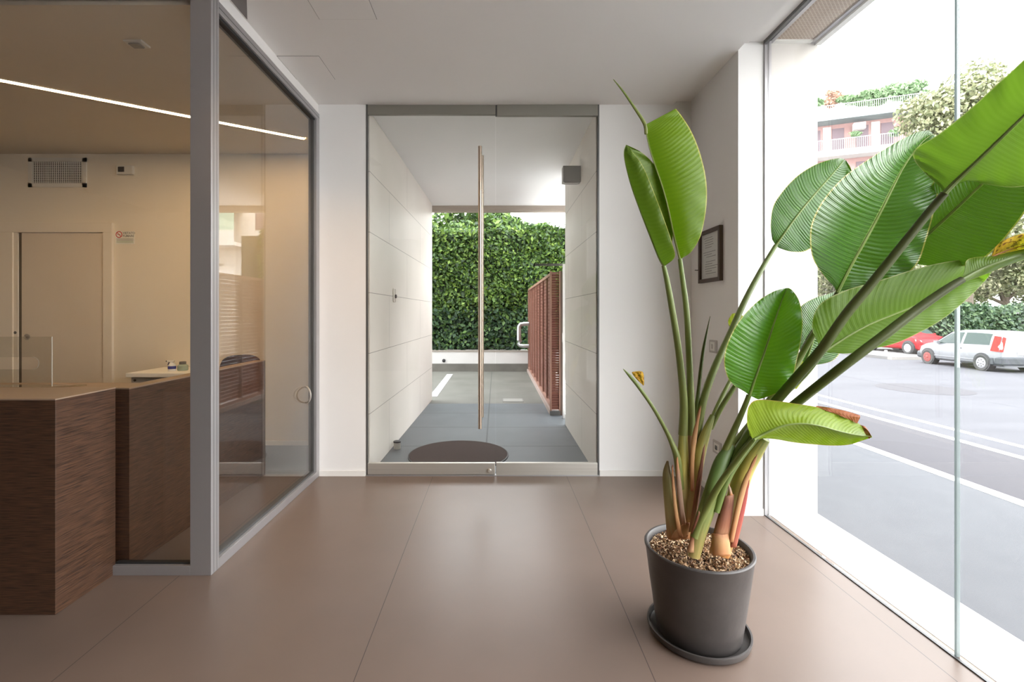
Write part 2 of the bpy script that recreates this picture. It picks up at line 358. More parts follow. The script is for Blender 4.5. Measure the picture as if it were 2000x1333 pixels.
r = MB(); r.box(-1.972, XP - .108, YF, YF + .06, 0, .05, alu, .002); r.box(-1.972, XP - .108, YF + .02, YF + .045, .05, .058, gask)
r.build('front_rail', alu, p)
B(XL, XP - .108, YF, YF + .06, 3.0, ZC, 'front_head_rail', alu, p)
q = [(-1.974, .058), (XP - .108, .058), (XP - .108, 3.0), (XL, 3.0), (XL, .967), (-1.974, .967)]
MB().add([(x, YF + y, z) for y in (.027, .037) for x, z in q], [tuple(range(6)), tuple(range(11, 5, -1))] + [(i, (i + 1) % 6 + 6, (i + 1) % 6) for i in []]).build('glass_pane', glass_mat('front_glass', (0.965, 0.96, 0.95), .8), p)
# curved pull handle on the side glass
hy = 3.74
pts = [Vector((XP - .03 + .055 * math.sin(t), hy + .0, .71 + .062 * math.cos(t))) + Vector((0, -.045 * math.sin(t), 0)) for t in [PI * k / 14 for k in range(15)]]
MB().tube(pts, .007, seg=10).build('pull_handle', steel, p)

# ------------------------------------------------------------------ office ceiling and wall fittings
ledm = mat('led_diffuser', (1, .85, .6), 0.5, emit=(1.0, 0.66, 0.32), es=75)
e = empty('linear_light', (-2.6, 3.9, ZO), 'long thin glowing warm light strip recessed across the office ceiling', 'ceiling light')
a0, a1 = Vector((-5.2, 2.16)), Vector((-1.783, 4.433)); dd = (a1 - a0).normalized()
a0 = a1 - dd * 3.55
nn = Vector((-dd.y, dd.x))
def strip(wd, z0, z1, ext, nm, m):
    q = [a0 - dd * ext - nn * wd, a1 + dd * ext - nn * wd, a1 + dd * ext + nn * wd, a0 - dd * ext + nn * wd]
    MB().prism([(v.x, v.y) for v in q], z0, z1).build(nm, m, e)
strip(.024, ZO - .006, ZO - .0005, 0, 'diffuser', ledm)
for s_ in (-1, 1):
    q = [a0 + nn * s_ * .024, a1 + nn * s_ * .024, a1 + nn * s_ * .028, a0 + nn * s_ * .028]
    MB().prism([(v.x, v.y) for v in q], ZO - .007, ZO - .0005).build('edge_profile', plas, e)
e = empty('ceiling_sensor', (-2.15, 2.87, ZO), 'small square grey detector on the office ceiling', 'detector')
MB().box(-2.22, -2.11, 2.83, 2.91, ZO - .012, ZO - .0005, bevel=.003).build('plate', plas, e)
MB().box(-2.20, -2.135, 2.845, 2.895, ZO - .022, ZO - .012, bevel=.003).build('lens', mat('grey_lens', (0.35, 0.33, 0.30), 0.4), e)
def wx(u): return (u - CX) * YO / F
def wz(v): return H - (v - CY) * YO / F
e = empty('wall_grille', (wx(113), YO, wz(337)), 'white rectangular air grille high on the office wall', 'air vent')
x0, x1, z0, z1 = wx(57), wx(170), wz(366), wz(309)
f = MB(); t = .040
f.box(x0, x1, YO - .012, YO, z1 - t, z1, plas); f.box(x0, x1, YO - .012, YO, z0, z0 + t, plas); f.box(x0, x0 + t, YO - .012, YO, z0, z1, plas); f.box(x1 - t, x1, YO - .012, YO, z0, z1, plas)
f.build('frame', plas, e)
B(x0 + t, x1 - t, YO - .003, YO, z0 + t, z1 - t, 'duct_opening', blackp, e)
f = MB()
k = 26
for i in range(k): xx = x0 + t + (i + .5) * (x1 - x0 - 2 * t) / k; f.box(xx - .0022, xx + .0022, YO - .010, YO - .003, z0 + t, z1 - t)
for i in range(9): zz = z0 + t + (i + .5) * (z1 - z0 - 2 * t) / 9; f.box(x0 + t, x1 - t, YO - .007, YO - .004, zz - .002, zz + .002)
f.build('louvre_grid', plas, e)
e = empty('wall_detector', (wx(249), YO, wz(333)), 'small white detector box beside the air grille on the office wall', 'detector')
B(wx(232), wx(263), YO - .035, YO, wz(342), wz(325), 'housing', plas, e, .004)
B(wx(236), wx(248), YO - .040, YO - .0351, wz(338), wz(328), 'lens', blackp, e, .002)
e = empty('no_smoking_sign', (wx(245), YO, wz(465)), 'small no smoking sign on the office wall beside the sliding door', 'sign')
B(wx(226), wx(263), YO - .003, YO, wz(477), wz(452), 'panel', paper, e)
rg = MB()
cx_, cz_ = wx(233), wz(458.5)
for k in range(24):
    a, b2 = 2 * PI * k / 24, 2 * PI * (k + 1) / 24
    q = [(cx_ + r_ * math.cos(t_), YO - .004, cz_ + r_ * math.sin(t_)) for r_, t_ in ((.026, a), (.034, a), (.034, b2), (.026, b2))]
    rg.add(q, [(0, 1, 2, 3)], red)
rg.add([(cx_ - .022, YO - .004, cz_ + .017), (cx_ - .017, YO - .004, cz_ + .022), (cx_ + .022, YO - .004, cz_ - .017), (cx_ + .017, YO - .004, cz_ - .022)], [(0, 1, 2, 3)], red)
rg.box(cx_ - .017, cx_ + .012, YO - .0038, YO - .0035, cz_ - .003, cz_ + .003, ink)
rg.build('prohibition_symbol', red, e)
def text(s, x, y, z, size, nm, m, parent, rot=(PI / 2, 0, 0), align='LEFT'):
    c = bpy.data.curves.new(nm, 'FONT'); c.body = s; c.size = size; c.align_x = align; c.extrude = .0002; c.offset = size * .02
    t = bpy.data.objects.new(nm, c); COL.objects.link(t)
    dg = bpy.context.evaluated_depsgraph_get(); me = bpy.data.meshes.new_from_object(t.evaluated_get(dg)); bpy.data.objects.remove(t)
    me.materials.clear(); me.materials.append(m); me.transform(Matrix.Translation((x, y, z)) @ Matrix.Rotation(rot[2], 4, 'Z') @ Matrix.Rotation(rot[0], 4, 'X'))
    o = bpy.data.objects.new(nm, me); COL.objects.link(o); o.parent = parent; o.matrix_parent_inverse = Matrix.Translation(-Vector(parent.location)); return o
text('VIETATO', wx(240.5), YO - .0045, wz(457.6), .031, 'lettering', ink, e)
text('FUMARE', wx(240.5), YO - .0045, wz(463.3), .031, 'lettering', ink, e)
ln = MB()
for i in range(4): ln.box(wx(228), wx(261), YO - .0042, YO - .0034, wz(467.5 + i * 2.3), wz(466.7 + i * 2.3), greenp if i > 1 else ink)
ln.build('small_print', ink, e)
# sliding door in the office wall
d2 = empty('door_2', (wx(125), YO, 0)); d2['kind'] = 'structure'
doorp = mat('door_paint', (0.74, 0.66, 0.56), 0.5, var=0.02); doorf = mat('door_frame_paint', (0.82, 0.76, 0.67), 0.5, var=0.02)
zt = wz(455)
f = MB(); f.box(wx(2), wx(30), YO - .03, YO, 0, zt, doorf, .003); f.box(wx(205), wx(223), YO - .03, YO, 0, zt, doorf, .003); f.box(wx(2), wx(223), YO - .03, YO, zt, wz(436), doorf, .003)
f.build('frame', doorf, d2)
B(wx(30), wx(38), YO - .018, YO, 0, zt, 'pocket_edge', doorf, d2)
B(wx(38), wx(45), YO - .004, YO, 0, zt, 'pocket_gap', mat('pocket_shadow', (.12, .10, .08), .8), d2)
sl = B(wx(45), wx(205), YO - .014, YO, .005, zt - .003, 'door_panel', doorp, d2)
MB().lathe([(.001, 0), (.030, 0), (.032, -.003), (.026, -.005), (.022, -.002), (.001, -.002)], (wx(56), YO - .0142, wz(658)), seg=24, axis='Y').build('flush_pull', steel, sl)
MB().lathe([(.001, 0), (.014, 0), (.015, -.003), (.001, -.003)], (wx(33.5), YO - .018, wz(650)), seg=16, axis='Y').build('lock_strike', alud, d2)

# ------------------------------------------------------------------ reception counters
Zd = .966
c1 = empty('reception_counter', (-3.2, 2.28, 0), 'dark wood reception counter standing nearest, in front of the glass partition', 'reception counter')
XR = -1.97
bd = MB(); bd.box(XL + .3, XR, 2.128, YF + .018, 0, Zd - .006, bevel=.002)
bd.build('body', wenge, c1)
B(XL + .3, XR, 2.128, YF + .018, Zd - .006, Zd, 'counter_top', deskt, c1)
c2 = empty('office_counter', (-2.8, 2.6, 0), 'dark wood counter behind the glass partition, running back into the office', 'reception counter')
bd = MB(); bd.box(XL + .3, -1.934, 2.51, 2.70, 0, .948); bd.box(-2.02, -1.934, 2.70, 3.99, 0, .948)
bd.build('body', wenge, c2)
tp = MB(); tp.box(XL + .3, -1.934, 2.51, 2.70, .948, .955); tp.box(-2.02, -1.934, 2.70, 3.99, .948, .955)
tp.build('counter_top', deskt, c2)
# acrylic sneeze screen with a rounded slot
e = empty('counter_screen', (-2.6, 2.49, Zd), 'clear acrylic counter screen with a rounded slot standing on the counters', 'protective screen')
ys = 2.492
def sx(u): return (u - CX) * ys / F
def sz(v): return H - (v - CY) * ys / F
s = MB(); bm = bmesh.new()
X0, X1, Z0, Z1 = -3.3, sx(101), Zd, sz(658)
slot = []
sx0, sx1, szb, szt = -2.95, sx(63), sz(722), sz(698); rr_ = (szt - szb) / 2; zc = (szt + szb) / 2
for k in range(13): t = -PI / 2 + PI * k / 12; slot.append((sx1 + rr_ * math.cos(t), zc + rr_ * math.sin(t)))
for k in range(13): t = PI / 2 + PI * k / 12; slot.append((sx0 + rr_ * math.cos(t), zc + rr_ * math.sin(t)))
def plate(y):
    ov = [bm.verts.new((x, y, z)) for x, z in ((X0, Z0), (X1, Z0), (X1, Z1), (X0, Z1))]
    sv = [bm.verts.new((x, y, z)) for x, z in slot]
    eo = [bm.edges.new((ov[i], ov[(i + 1) % 4])) for i in range(4)]; es = [bm.edges.new((sv[i], sv[(i + 1) % len(sv)])) for i in range(len(sv))]
    bmesh.ops.triangle_fill(bm, use_beauty=True, edges=eo + es)
    return ov, sv
o1, s1 = plate(ys); o2, s2 = plate(ys + .004)
for a_, b_ in ((o1, o2), (s1, s2)):
    for i in range(len(a_)): bm.faces.new((a_[i], a_[(i + 1) % len(a_)], b_[(i + 1) % len(a_)], b_[i]))
me = bpy.data.meshes.new('acrylic_sheet'); bm.to_mesh(me); bm.free(); me.materials.append(glass_mat('acrylic', (0.93, 0.93, 0.91), 1.0, 1.5))
o = bpy.data.objects.new('acrylic_sheet', me); COL.objects.link(o); o.parent = e; o.matrix_parent_inverse = Matrix.Translation(-Vector(e.location))
edgem = mat('acrylic_edge', (0.62, 0.60, 0.55), 0.3)
ed = MB(); ed.box(X1 - .0015, X1 + .001, ys - .0005, ys + .0045, Z0, Z1)
ed.build('sheet_edge', edgem, e)
ed = MB(); ed.tube([(x, ys + .002, z) for x, z in slot[:13]], .002, seg=6); ed.build('slot_edge', edgem, e)
ft = MB(); ft.prism([(X1, ys), (X1 + .12, ys + .075), (X0 + .4, ys + .075), (X0 + .4, ys)], Zd - .008, Zd - .001); ft.build('base_reflection', glass_mat('acrylic_reflection', (.9, .88, .82), 1.5), e)  # glassy wedge stands in for the reflection at the screen's base
# white shelf and things on it
e = empty('side_table', (-3.0, 4.55, 0), 'white side table against the office back wall, seen over the counter', 'table')
B(-3.37, -2.78, 4.33, 4.83, .765, .803, 'table_top', whitep, e, .003)
B(-3.34, -2.81, 4.36, 4.80, .70, .765, 'apron', mat('apron_shadow', (.40, .38, .34), .5), e)  # grey colour paints the shadow below the table top
for xx in (-3.33, -2.85):
    for yy in (4.37, 4.76): B(xx, xx + .04, yy, yy + .04, 0, .70, 'leg', whitep, e)
MB().lathe([(.001, 0), (.010, 0), (.011, -.008), (.001, -.010)], ((264 - CX) * 4.36 / F, 4.36, .735), seg=14, axis='Y').build('knob', blackp, e)
bx = (336 - CX) * 4.5 / F
e = empty('spray_bottle', (bx, 4.5, .803), 'white spray bottle with blue nozzle and label on the white side table', 'spray bottle')
MB().lathe([(.001, 0), (.032, 0), (.034, .01), (.032, .05), (.024, .068), (.012, .076), (.012, .085), (.001, .086)], (bx, 4.5, .803), seg=24).build('bottle', mat('translucent_white', (.75, .77, .78), .3), e)
MB().lathe([(.0335, .020), (.0345, .022), (.0340, .046), (.033, .048)], (bx, 4.5, .803), seg=24).build('wrap_label', mat('blue_print', (.05, .06, .30), .5), e)
hd = MB(); hd.box(bx - .045, bx + .022, 4.49, 4.51, .887, .904, plas, .003); hd.box(bx - .054, bx - .045, 4.491, 4.509, .889, .902, blackp, .002)
hd.build('spray_head', plas, e)
MB().add([(bx - .030, 4.496, .887), (bx - .022, 4.496, .887), (bx - .036, 4.496, .857), (bx - .041, 4.496, .860), (bx - .030, 4.504, .887), (bx - .022, 4.504, .887), (bx - .036, 4.504, .857), (bx - .041, 4.504, .860)],
         [(0, 3, 2, 1), (4, 5, 6, 7), (0, 1, 5, 4), (1, 2, 6, 5), (2, 3, 7, 6), (3, 0, 4, 7)]).build('trigger', mat('dark_blue_plastic', (.03, .03, .12), .4), e)
bx = (357 - CX) * 4.55 / F
e = empty('glass_jar', (bx, 4.55, .803), 'greenish clear jar with dark cap beside the spray bottle', 'jar')
MB().lathe([(.001, 0), (.042, 0), (.046, .008), (.046, .045), (.030, .058), (.001, .060)], (bx, 4.55, .803), seg=24).build('jar_body', mat('greenish_glass', (.34, .42, .34), .15), e)
MB().lathe([(.001, .060), (.028, .060), (.030, .064), (.028, .084), (.001, .086)], (bx, 4.55, .803), seg=24).build('cap', mat('grey_cap', (.16, .15, .14), .5), e)

# office chair behind the counter
cxp, cyp = -2.43, 4.34
e = empty('office_chair', (cxp, cyp, 0), 'dark office swivel chair behind the counter in the office', 'office chair')
fab = mat('charcoal_fabric', (.035, .037, .042), .8, var=.2, scale=40)
st = MB()
for j in range(9):
    pass
def pad(w_, h_, th, bend, origin, tilt, nm, yaw):
    m_ = MB(); nu, nv = 12, 10; vs = []; fs = []
    for side in (0, 1):
        for j in range(nv + 1):
            for i in range(nu + 1):
                a, b_ = i / nu * 2 - 1, j / nv * 2 - 1
                ra = a * math.sqrt(1 - .28 * b_ * b_ * b_ * b_); rb = b_ * math.sqrt(1 - .28 * a ** 4)
                th_ = th * (1 - .8 * max(abs(a), abs(b_)) ** 4)
                q = Vector((ra * w_ / 2, (th_ / 2 if side else -th_ / 2) - bend * a * a, rb * h_ / 2))
                q = Matrix.Rotation(yaw, 3, 'Z') @ (Matrix.Rotation(tilt, 3, 'X') @ q); vs.append(q + Vector(origin))
    N = (nu + 1) * (nv + 1)
    for j in range(nv):
        for i in range(nu):
            k = j * (nu + 1) + i
            fs.append((k, k + 1, k + nu + 2, k + nu + 1)); fs.append((N + k, N + k + nu + 1, N + k + nu + 2, N + k + 1))
    rim = [i for i in range(nu + 1)] + [(j + 1) * (nu + 1) + nu for j in range(nv)] + [nv * (nu + 1) + i for i in range(nu - 1, -1, -1)] + [j * (nu + 1) for j in range(nv - 1, 0, -1)]
    for i in range(len(rim)): a, b_ = rim[i], rim[(i + 1) % len(rim)]; fs.append((a, N + a, N + b_, b_))
    m_.add(vs, fs, None, True); return fixn(m_.build(nm, fab, e))
pad(.36, .46, .05, .05, (cxp + .02, cyp + .16, .73), .12, 'backrest', .5)
pad(.46, .46, .08, .0, (cxp - .02, cyp - .04, .47), PI / 2, 'seat', .5)
MB().tube([(cxp, cyp, .10), (cxp, cyp, .43)], .025, seg=14).build('gas_column', blackp, e)
for sgn in (-1, 1):
    ax = cxp + .25 * sgn * math.cos(.5); ay = cyp + .25 * sgn * math.sin(.5)
    MB().tube([(ax, ay, .44), (ax + .01 * sgn, ay, .58), (ax, ay, .66), (ax + .08, ay - .12, .68), (ax + .10, ay - .17, .66)], [.014, .014, .018, .022, .016], seg=10).build('armrest', blackp, e)
for k in range(5):
    a = k * 2 * PI / 5 + .3
    lg = MB().tube([(cxp, cyp, .11), (cxp + .15 * math.cos(a), cyp + .15 * math.sin(a), .095), (cxp + .28 * math.cos(a), cyp + .28 * math.sin(a), .07)], [.022, .018, .014], seg=10).build('leg', blackp, e)
    MB().lathe([(.001, -.018), (.026, -.018), (.03, 0), (.026, .018), (.001, .018)], (cxp + .28 * math.cos(a), cyp + .28 * math.sin(a), .0305), seg=16, axis='Y').build('castor', blackp, lg)

# ------------------------------------------------------------------ things on the niche wall
e = empty('framed_certificate', (XN, 3.57, 1.78), 'small framed certificate with dark wooden frame on the side wall behind the plant', 'picture frame')
y0, y1, z0, z1 = 3.39, 3.75, 1.583, 1.98
f = MB(); t = .028
f.box(XN - .028, XN - .0005, y0, y0 + t, z0, z1, brownf, .002); f.box(XN - .028, XN - .0005, y1 - t, y1, z0, z1, brownf, .002)
f.box(XN - .028, XN - .0005, y0 + t, y1 - t, z0, z0 + t, brownf, .002); f.box(XN - .028, XN - .0005, y0 + t, y1 - t, z1 - t, z1, brownf, .002)
f.build('frame', brownf, e)
f = MB(); f.box(XN - .010, XN - .001, y0 + t, y1 - t, z0 + t, z1 - t, paper)
random.seed(3)
for i in range(16):
    if i in (5, 9): continue
    zz = z1 - .062 - i * .018; a = random.uniform(.0, .05); wd = random.uniform(.10, .22) if i > 3 else .14
    f.box(XN - .0108, XN - .010, y1 - .06 - a - wd, y1 - .06 - a, zz, zz + .004, ink)
f.build('document', paper, e)
MB().box(XN - .014, XN - .0125, y0 + t, y1 - t, z0 + t, z1 - t).build('glazing', glass_mat('picture_glass', (.97, .97, .97), .6), e)
MB().tube([(XN - .002, 3.775, 1.69), (XN - .03, 3.775, 1.69), (XN - .034, 3.79, 1.692)], .0035, seg=8).build('hook', alud, e)
grey = mat('plate_grey', (.50, .48, .46), .4)
e = empty('light_switch', (XN, 3.53, 1.10), 'square light switch plate on the side wall below the framed certificate', 'light switch')
B(XN - .008, XN - .0005, 3.475, 3.60, 1.055, 1.15, 'cover_plate', grey, e, .003)
B(XN - .012, XN - .0081, 3.50, 3.575, 1.07, 1.135, 'inner_frame', plas, e, .002)
B(XN - .015, XN - .0121, 3.525, 3.55, 1.085, 1.12, 'rocker', grey, e, .001)
e = empty('wall_socket', (XN, 3.47, .36), 'grey electrical socket plate low on the side wall behind the plant', 'socket')
B(XN - .008, XN - .0005, 3.41, 3.54, .32, .415, 'cover_plate', grey, e, .003)
B(XN - .011, XN - .0081, 3.435, 3.515, .338, .397, 'inner_frame', plas, e, .002)
B(XN - .0135, XN - .0111, 3.46, 3.49, .352, .383, 'socket_insert', alud, e, .001)

# ------------------------------------------------------------------ corridor things
e = empty('doormat', (-.357, 4.53, 0), 'round dark brown doormat on the grey slabs just outside the glass door', 'doormat')
MB().lathe([(.001, 0.0005), (.465, 0.0005), (.468, .008), (.462, .014), (.001, .014)], (-.357, 4.53, 0), seg=96).build('mat_pile', matm, e)
MB().lathe([(.466, 0.0004), (.474, 0.0004), (.474, .010), (.466, .012)], (-.357, 4.53, 0), seg=96).build('mat_edge', blackp, e)
e = empty('door_stop', (-.99, 4.74, 0), 'small steel cylinder door stop on the floor by the left stone wall', 'door stop')
MB().lathe([(.001, 0.0005), (.034, 0.0005), (.034, .055), (.036, .058), (.036, .063), (.001, .063)], (-.985, 4.74, 0), seg=28).build('cylinder_body', steel, e)
MB().lathe([(.001, .063), (.037, .063), (.037, .075), (.030, .079), (.001, .079)], (-.985, 4.74, 0), seg=28).build('rubber_cap', blackp, e)
lw = -1.041
e = empty('entry_buzzer', (lw, 4.84, 1.53), 'small steel oval fitting on the left stone wall of the corridor', 'door buzzer')
MB().box(lw + .0005, lw + .014, 4.80, 4.88, 1.46, 1.60, bevel=.006).build('plate', steel, e)
MB().lathe([(.001, 0), (.020, 0), (.018, .016), (.001, .020)], (lw + .014, 4.84, 1.52), seg=20, axis='X').build('button', alud, e)
e = empty('wall_lamp', (.835, 4.74, 2.72), 'grey box shaped wall lamp high on the right corridor wall', 'wall lamp')
MB().box(.835 - .175, .8345, 4.69, 4.79, 2.645, 2.805, bevel=.004).build('lamp_housing', mat('grey_lacquer', (.38, .38, .37), .35, .3), e)
MB().box(.835 - .160, .835 - .02, 4.705, 4.775, 2.638, 2.646).build('lamp_glass', mat('frosted', (.5, .5, .48), .3), e)
e = empty('manhole_cover', (.26, 7.35, 0), 'square metal manhole cover set in the courtyard paving', 'manhole cover')
MB().box(.10, .42, 7.22, 7.50, 0.0003, .004).build('frame', mat('worn_iron', (.17, .165, .15), .6, .3), e)
MB().box(.115, .405, 7.235, 7.485, .004, .006).build('lid', mat('worn_lid', (.24, .235, .21), .7), e)
o = MB().box(-1.08, -.955, 7.7, 10.5, .0003, .004).build('painted_line', wpaint); tag(o, 'white painted line on the courtyard paving', 'road marking')
# planter wall at the end of the court
struct(-8, 3.2, 11.0, 11.35, 0, .18, 'wall_court_plinth', mat('grey_plinth', (.17, .165, .15), .9, var=.3, scale=3))
struct(-8, 3.2, 11.03, 11.35, .18, .455, 'wall_court', mat('white_render', (.62, .62, .62), .9, var=.05))
struct(-8, 3.2, 11.02, 11.37, .455, .475, 'trim_4', mat('grey_coping', (.26, .23, .20), .9))
MB().lathe([(.001, 0), (.035, 0), (.04, -.02), (.001, -.03)], ((867 - CX) * 11.03 / F, 11.03, .25), seg=12, axis='Y').build('drain_spout', blackp)
tag(bpy.data.objects['drain_spout'], 'small dark drain outlet in the white courtyard wall', 'drain')

# ------------------------------------------------------------------ foliage
def leaf_cloud(pts, nrm, size, name, m, parent=None, jitter=.9, extra=None):
    """pts (n,3), nrm (n,3): one small folded leaf at each point, roughly facing nrm"""
    n = len(pts); rng = np.random
    N = nrm + rng.normal(0, jitter, (n, 3)); N /= np.linalg.norm(N, axis=1)[:, None] + 1e-9
    T = rng.normal(0, 1, (n, 3)); T -= (T * N).sum(1)[:, None] * N; T /= np.linalg.norm(T, axis=1)[:, None] + 1e-9
    Bv = np.cross(N, T); s = size * rng.uniform(.55, 1.35, n)[:, None]
    a = pts - T * s; c = pts + T * s; b = pts + Bv * s * .55 + N * s * .15; d_ = pts - Bv * s * .55 + N * s * .15
    V = np.stack([a, b, c, d_], 1).reshape(-1, 3)
    me = bpy.data.meshes.new(name)
    k = len(V); nf = 2 * n
    me.vertices.add(k); me.vertices.foreach_set('co', V.astype(np.float32).ravel())
    base = (np.arange(n) * 4)[:, None]
    tri = np.concatenate([base + 0, base + 1, base + 2, base + 0, base + 2, base + 3], 1).reshape(-1)
    me.loops.add(len(tri)); me.loops.foreach_set('vertex_index', tri.astype(np.int32))
    me.polygons.add(nf); me.polygons.foreach_set('loop_start', np.arange(0, 3 * nf, 3, dtype=np.int32)); me.polygons.foreach_set('loop_total', np.full(nf, 3, dtype=np.int32))
    me.update(calc_edges=True); me.materials.append(m)
    o = bpy.data.objects.new(name, me); COL.objects.link(o)
    if parent: o.parent = parent; o.matrix_parent_inverse = Matrix.Translation(-Vector(parent.location))
    return o
def box_pts(n, x0, x1, y0, y1, z0, z1, faces='fty', bumpy=.08):
    """points on front face (-Y), top, left"""
    out = []; nr = []
    A = np.array([(x1 - x0) * (z1 - z0), (x1 - x0) * (y1 - y0), (y1 - y0) * (z1 - z0), (y1 - y0) * (z1 - z0)]); c = (A / A.sum() * n).astype(int)
    r = np.random.uniform
    def w(a, b): return bumpy * (np.sin(a * 3.1 + 1.3 * np.sin(b * 2.3)) * np.cos(b * 4.0 + a)) + np.random.normal(0, bumpy * .5, len(a))
    a, b = r(x0, x1, c[0]), r(z0, z1, c[0]); out.append(np.stack([a, y0 + w(a, b), b], 1)); nr.append(np.tile([0, -1, .4], (c[0], 1)))
    a, b = r(x0, x1, c[1]), r(y0, y1, c[1]); out.append(np.stack([a, b, z1 + 1.3 * w(a, b)], 1)); nr.append(np.tile([0, -.2, 1], (c[1], 1)))
    a, b = r(y0, y1, c[2]), r(z0, z1, c[2]); out.append(np.stack([x0 + w(a, b), a, b], 1)); nr.append(np.tile([-1, 0, .4], (c[2], 1)))
    a, b = r(y0, y1, c[3]), r(z0, z1, c[3]); out.append(np.stack([x1 + w(a, b), a, b], 1)); nr.append(np.tile([1, 0, .4], (c[3], 1)))
    return np.concatenate(out), np.concatenate(nr).astype(float)
def blob_pts(n, c, r, cl=14, seed=0):
    rs = np.random.RandomState(seed); out = []; nr = []
    c = np.array(c); r = np.array(r)
    cen = rs.normal(0, 1, (cl, 3)); cen /= np.linalg.norm(cen, axis=1)[:, None]; cen = cen * rs.uniform(.35, .85, (cl, 1)) * r + c
    for k in cen:
        d_ = rs.normal(0, 1, (n // cl, 3)); d_ /= np.linalg.norm(d_, axis=1)[:, None]
        rad = r * rs.uniform(.28, .5) * rs.uniform(.6, 1.05, (len(d_), 1))
        out.append(k + d_ * rad); nr.append(d_)
    return np.concatenate(out), np.concatenate(nr)

e = empty('ivy_hedge', (-1, 11.6, .475), 'tall dense green ivy hedge growing above the white wall at the end of the court', 'hedge')
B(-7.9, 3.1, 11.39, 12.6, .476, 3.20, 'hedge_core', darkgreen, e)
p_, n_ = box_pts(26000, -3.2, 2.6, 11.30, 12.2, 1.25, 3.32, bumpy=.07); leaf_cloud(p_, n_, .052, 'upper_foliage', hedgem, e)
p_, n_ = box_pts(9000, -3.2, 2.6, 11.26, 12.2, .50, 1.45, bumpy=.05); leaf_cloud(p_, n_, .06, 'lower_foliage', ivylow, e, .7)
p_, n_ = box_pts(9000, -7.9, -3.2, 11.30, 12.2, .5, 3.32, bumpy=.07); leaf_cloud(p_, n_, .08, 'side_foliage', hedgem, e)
def tree(base, trunk_h, blobs, n, size, m, name, label, r0=.16, seed=1, group=None, bark=barkm):
    e = empty(name, base, label, 'tree', group)
    b = Vector(base)
    t = MB(); top = b + Vector((0, 0, trunk_h)); t.tube([b, b + Vector((.05, 0, trunk_h * .5)), top], [r0, r0 * .8, r0 * .6], seg=12)
    rs = random.Random(seed)
    for c, r in blobs:
        t.tube([b + Vector((0, 0, trunk_h * rs.uniform(.6, .95))), (top + Vector(c)) / 2 + Vector((0, 0, -.2)), Vector(c)], [r0 * .45, r0 * .3, r0 * .1], seg=8)
    t.build('trunk', bark, e)
    P_, N_ = [], []
    for i, (c, r) in enumerate(blobs):
        a, q = blob_pts(n // len(blobs), c, r, seed=seed * 10 + i); P_.append(a); N_.append(q)
    leaf_cloud(np.concatenate(P_), np.concatenate(N_), size, 'crown', m, e, .6)
    return e
tree((-.4, 14.5, 0), 2.6, [((-1.3, 14.5, 4.0), (1.5, 1.0, .7)), ((.3, 14.6, 3.9), (1.3, 1.0, .6))], 7000, .09, hedgem, 'garden_tree', 'leafy green tree showing above the ivy hedge behind the court', seed=5)
# pipes by the fence
e = empty('duct_pipe', (.6, 10.85, .6), 'silver elbowed pipe against the ivy beside the brown fence', 'pipe')
def px(u, v, Y): return P(u, v, Y)
MB().tube([px(1033, 633, 10.8), px(1024, 633, 10.8), px(1017, 634, 10.8), px(1014, 638, 10.8), px(1013.5, 645, 10.8), px(1013.5, 664, 10.8), px(1016, 667, 10.85)], .05, seg=14).build('upper_duct', galv, e)
MB().tube([px(1033, 676, 10.8), px(1022, 676, 10.8), px(1016, 675, 10.82), px(1013, 672, 10.9)], .045, seg=14).build('lower_duct', galv, e)

# brown fence along the right of the court
e = empty('brown_fence', (.77, 8.6, 0), 'rust brown steel fence with upright posts along the right side of the court', 'fence')
fx = .77
ny = 9; ys_ = [6.42 + i * (11.0 - 6.42) / (ny - 1) for i in range(ny)]
for y in ys_: MB().box(fx - .035, fx + .03, y - .012, y + .012, .10, 1.86).build('post', rustl, e)
MB().box(fx - .035, fx + .03, 6.40, 11.0, 1.86, 1.90).build('top_rail', rustl, e)
MB().box(fx - .035, fx + .03, 6.40, 11.0, .06, .10).build('bottom_rail', rustl, e)
s = MB()
for i in range(ny - 1):
    for k in range(34):
        z = .12 + k * .0515
        s.box(fx - .012, fx + .014, ys_[i] + .012, ys_[i + 1] - .012, z, z + .044)
s.build('louvre_slats', rust, e)
MB().box(fx - .06, fx + .08, 6.33, 11.0, 0, .06).build('kerb', mat('pinkish_kerb', (.34, .27, .24), .9, var=.1), e)
e = empty('louvre_panel', (.79, 6.3, 0), 'narrow brown louvre panel closing the near end of the fence', 'fence panel')
xa, xb = .71, .845
MB().box(xa, xa + .022, 6.27, 6.31, .06, 1.905).build('side_frame', rustl, e)
MB().box(xb - .014, xb, 6.27, 6.31, .06, 1.905).build('side_frame', rustl, e)
s = MB()
for k in range(56):
    z = .08 + k * .0325; s.add([(xa + .022, 6.278, z), (xb - .014, 6.278, z), (xb - .014, 6.302, z + .027), (xa + .022, 6.302, z + .027), (xa + .022, 6.281, z - .002), (xb - .014, 6.281, z - .002), (xb - .014, 6.305, z + .025), (xa + .022, 6.305, z + .025)],
        [(0, 1, 2, 3), (4, 7, 6, 5), (0, 4, 5, 1), (3, 2, 6, 7), (0, 3, 7, 4), (1, 5, 6, 2)])
s.build('louvre_slats', rust, e)
MB().box(xa, xb, 6.268, 6.312, 0, .06).build('base_plate', alud, e)
MB().box(xb, .878, 6.28, 6.30, 0, 1.905).build('closing_strip', brownf, e)
e = empty('gate_post', (.875, 6.1, 0), 'slim grey steel gate post at the end of the right corridor wall', 'gate post')
MB().box(.850, .880, 6.08, 6.11, 0, 1.98).build('post', galv, e)
MB().box(.50, .850, 6.085, 6.105, 1.955, 1.985).build('cross_arm', alud, e)
MB().box(.842, .850, 6.06, 6.08, .98, 1.10).build('lock', galv, e)

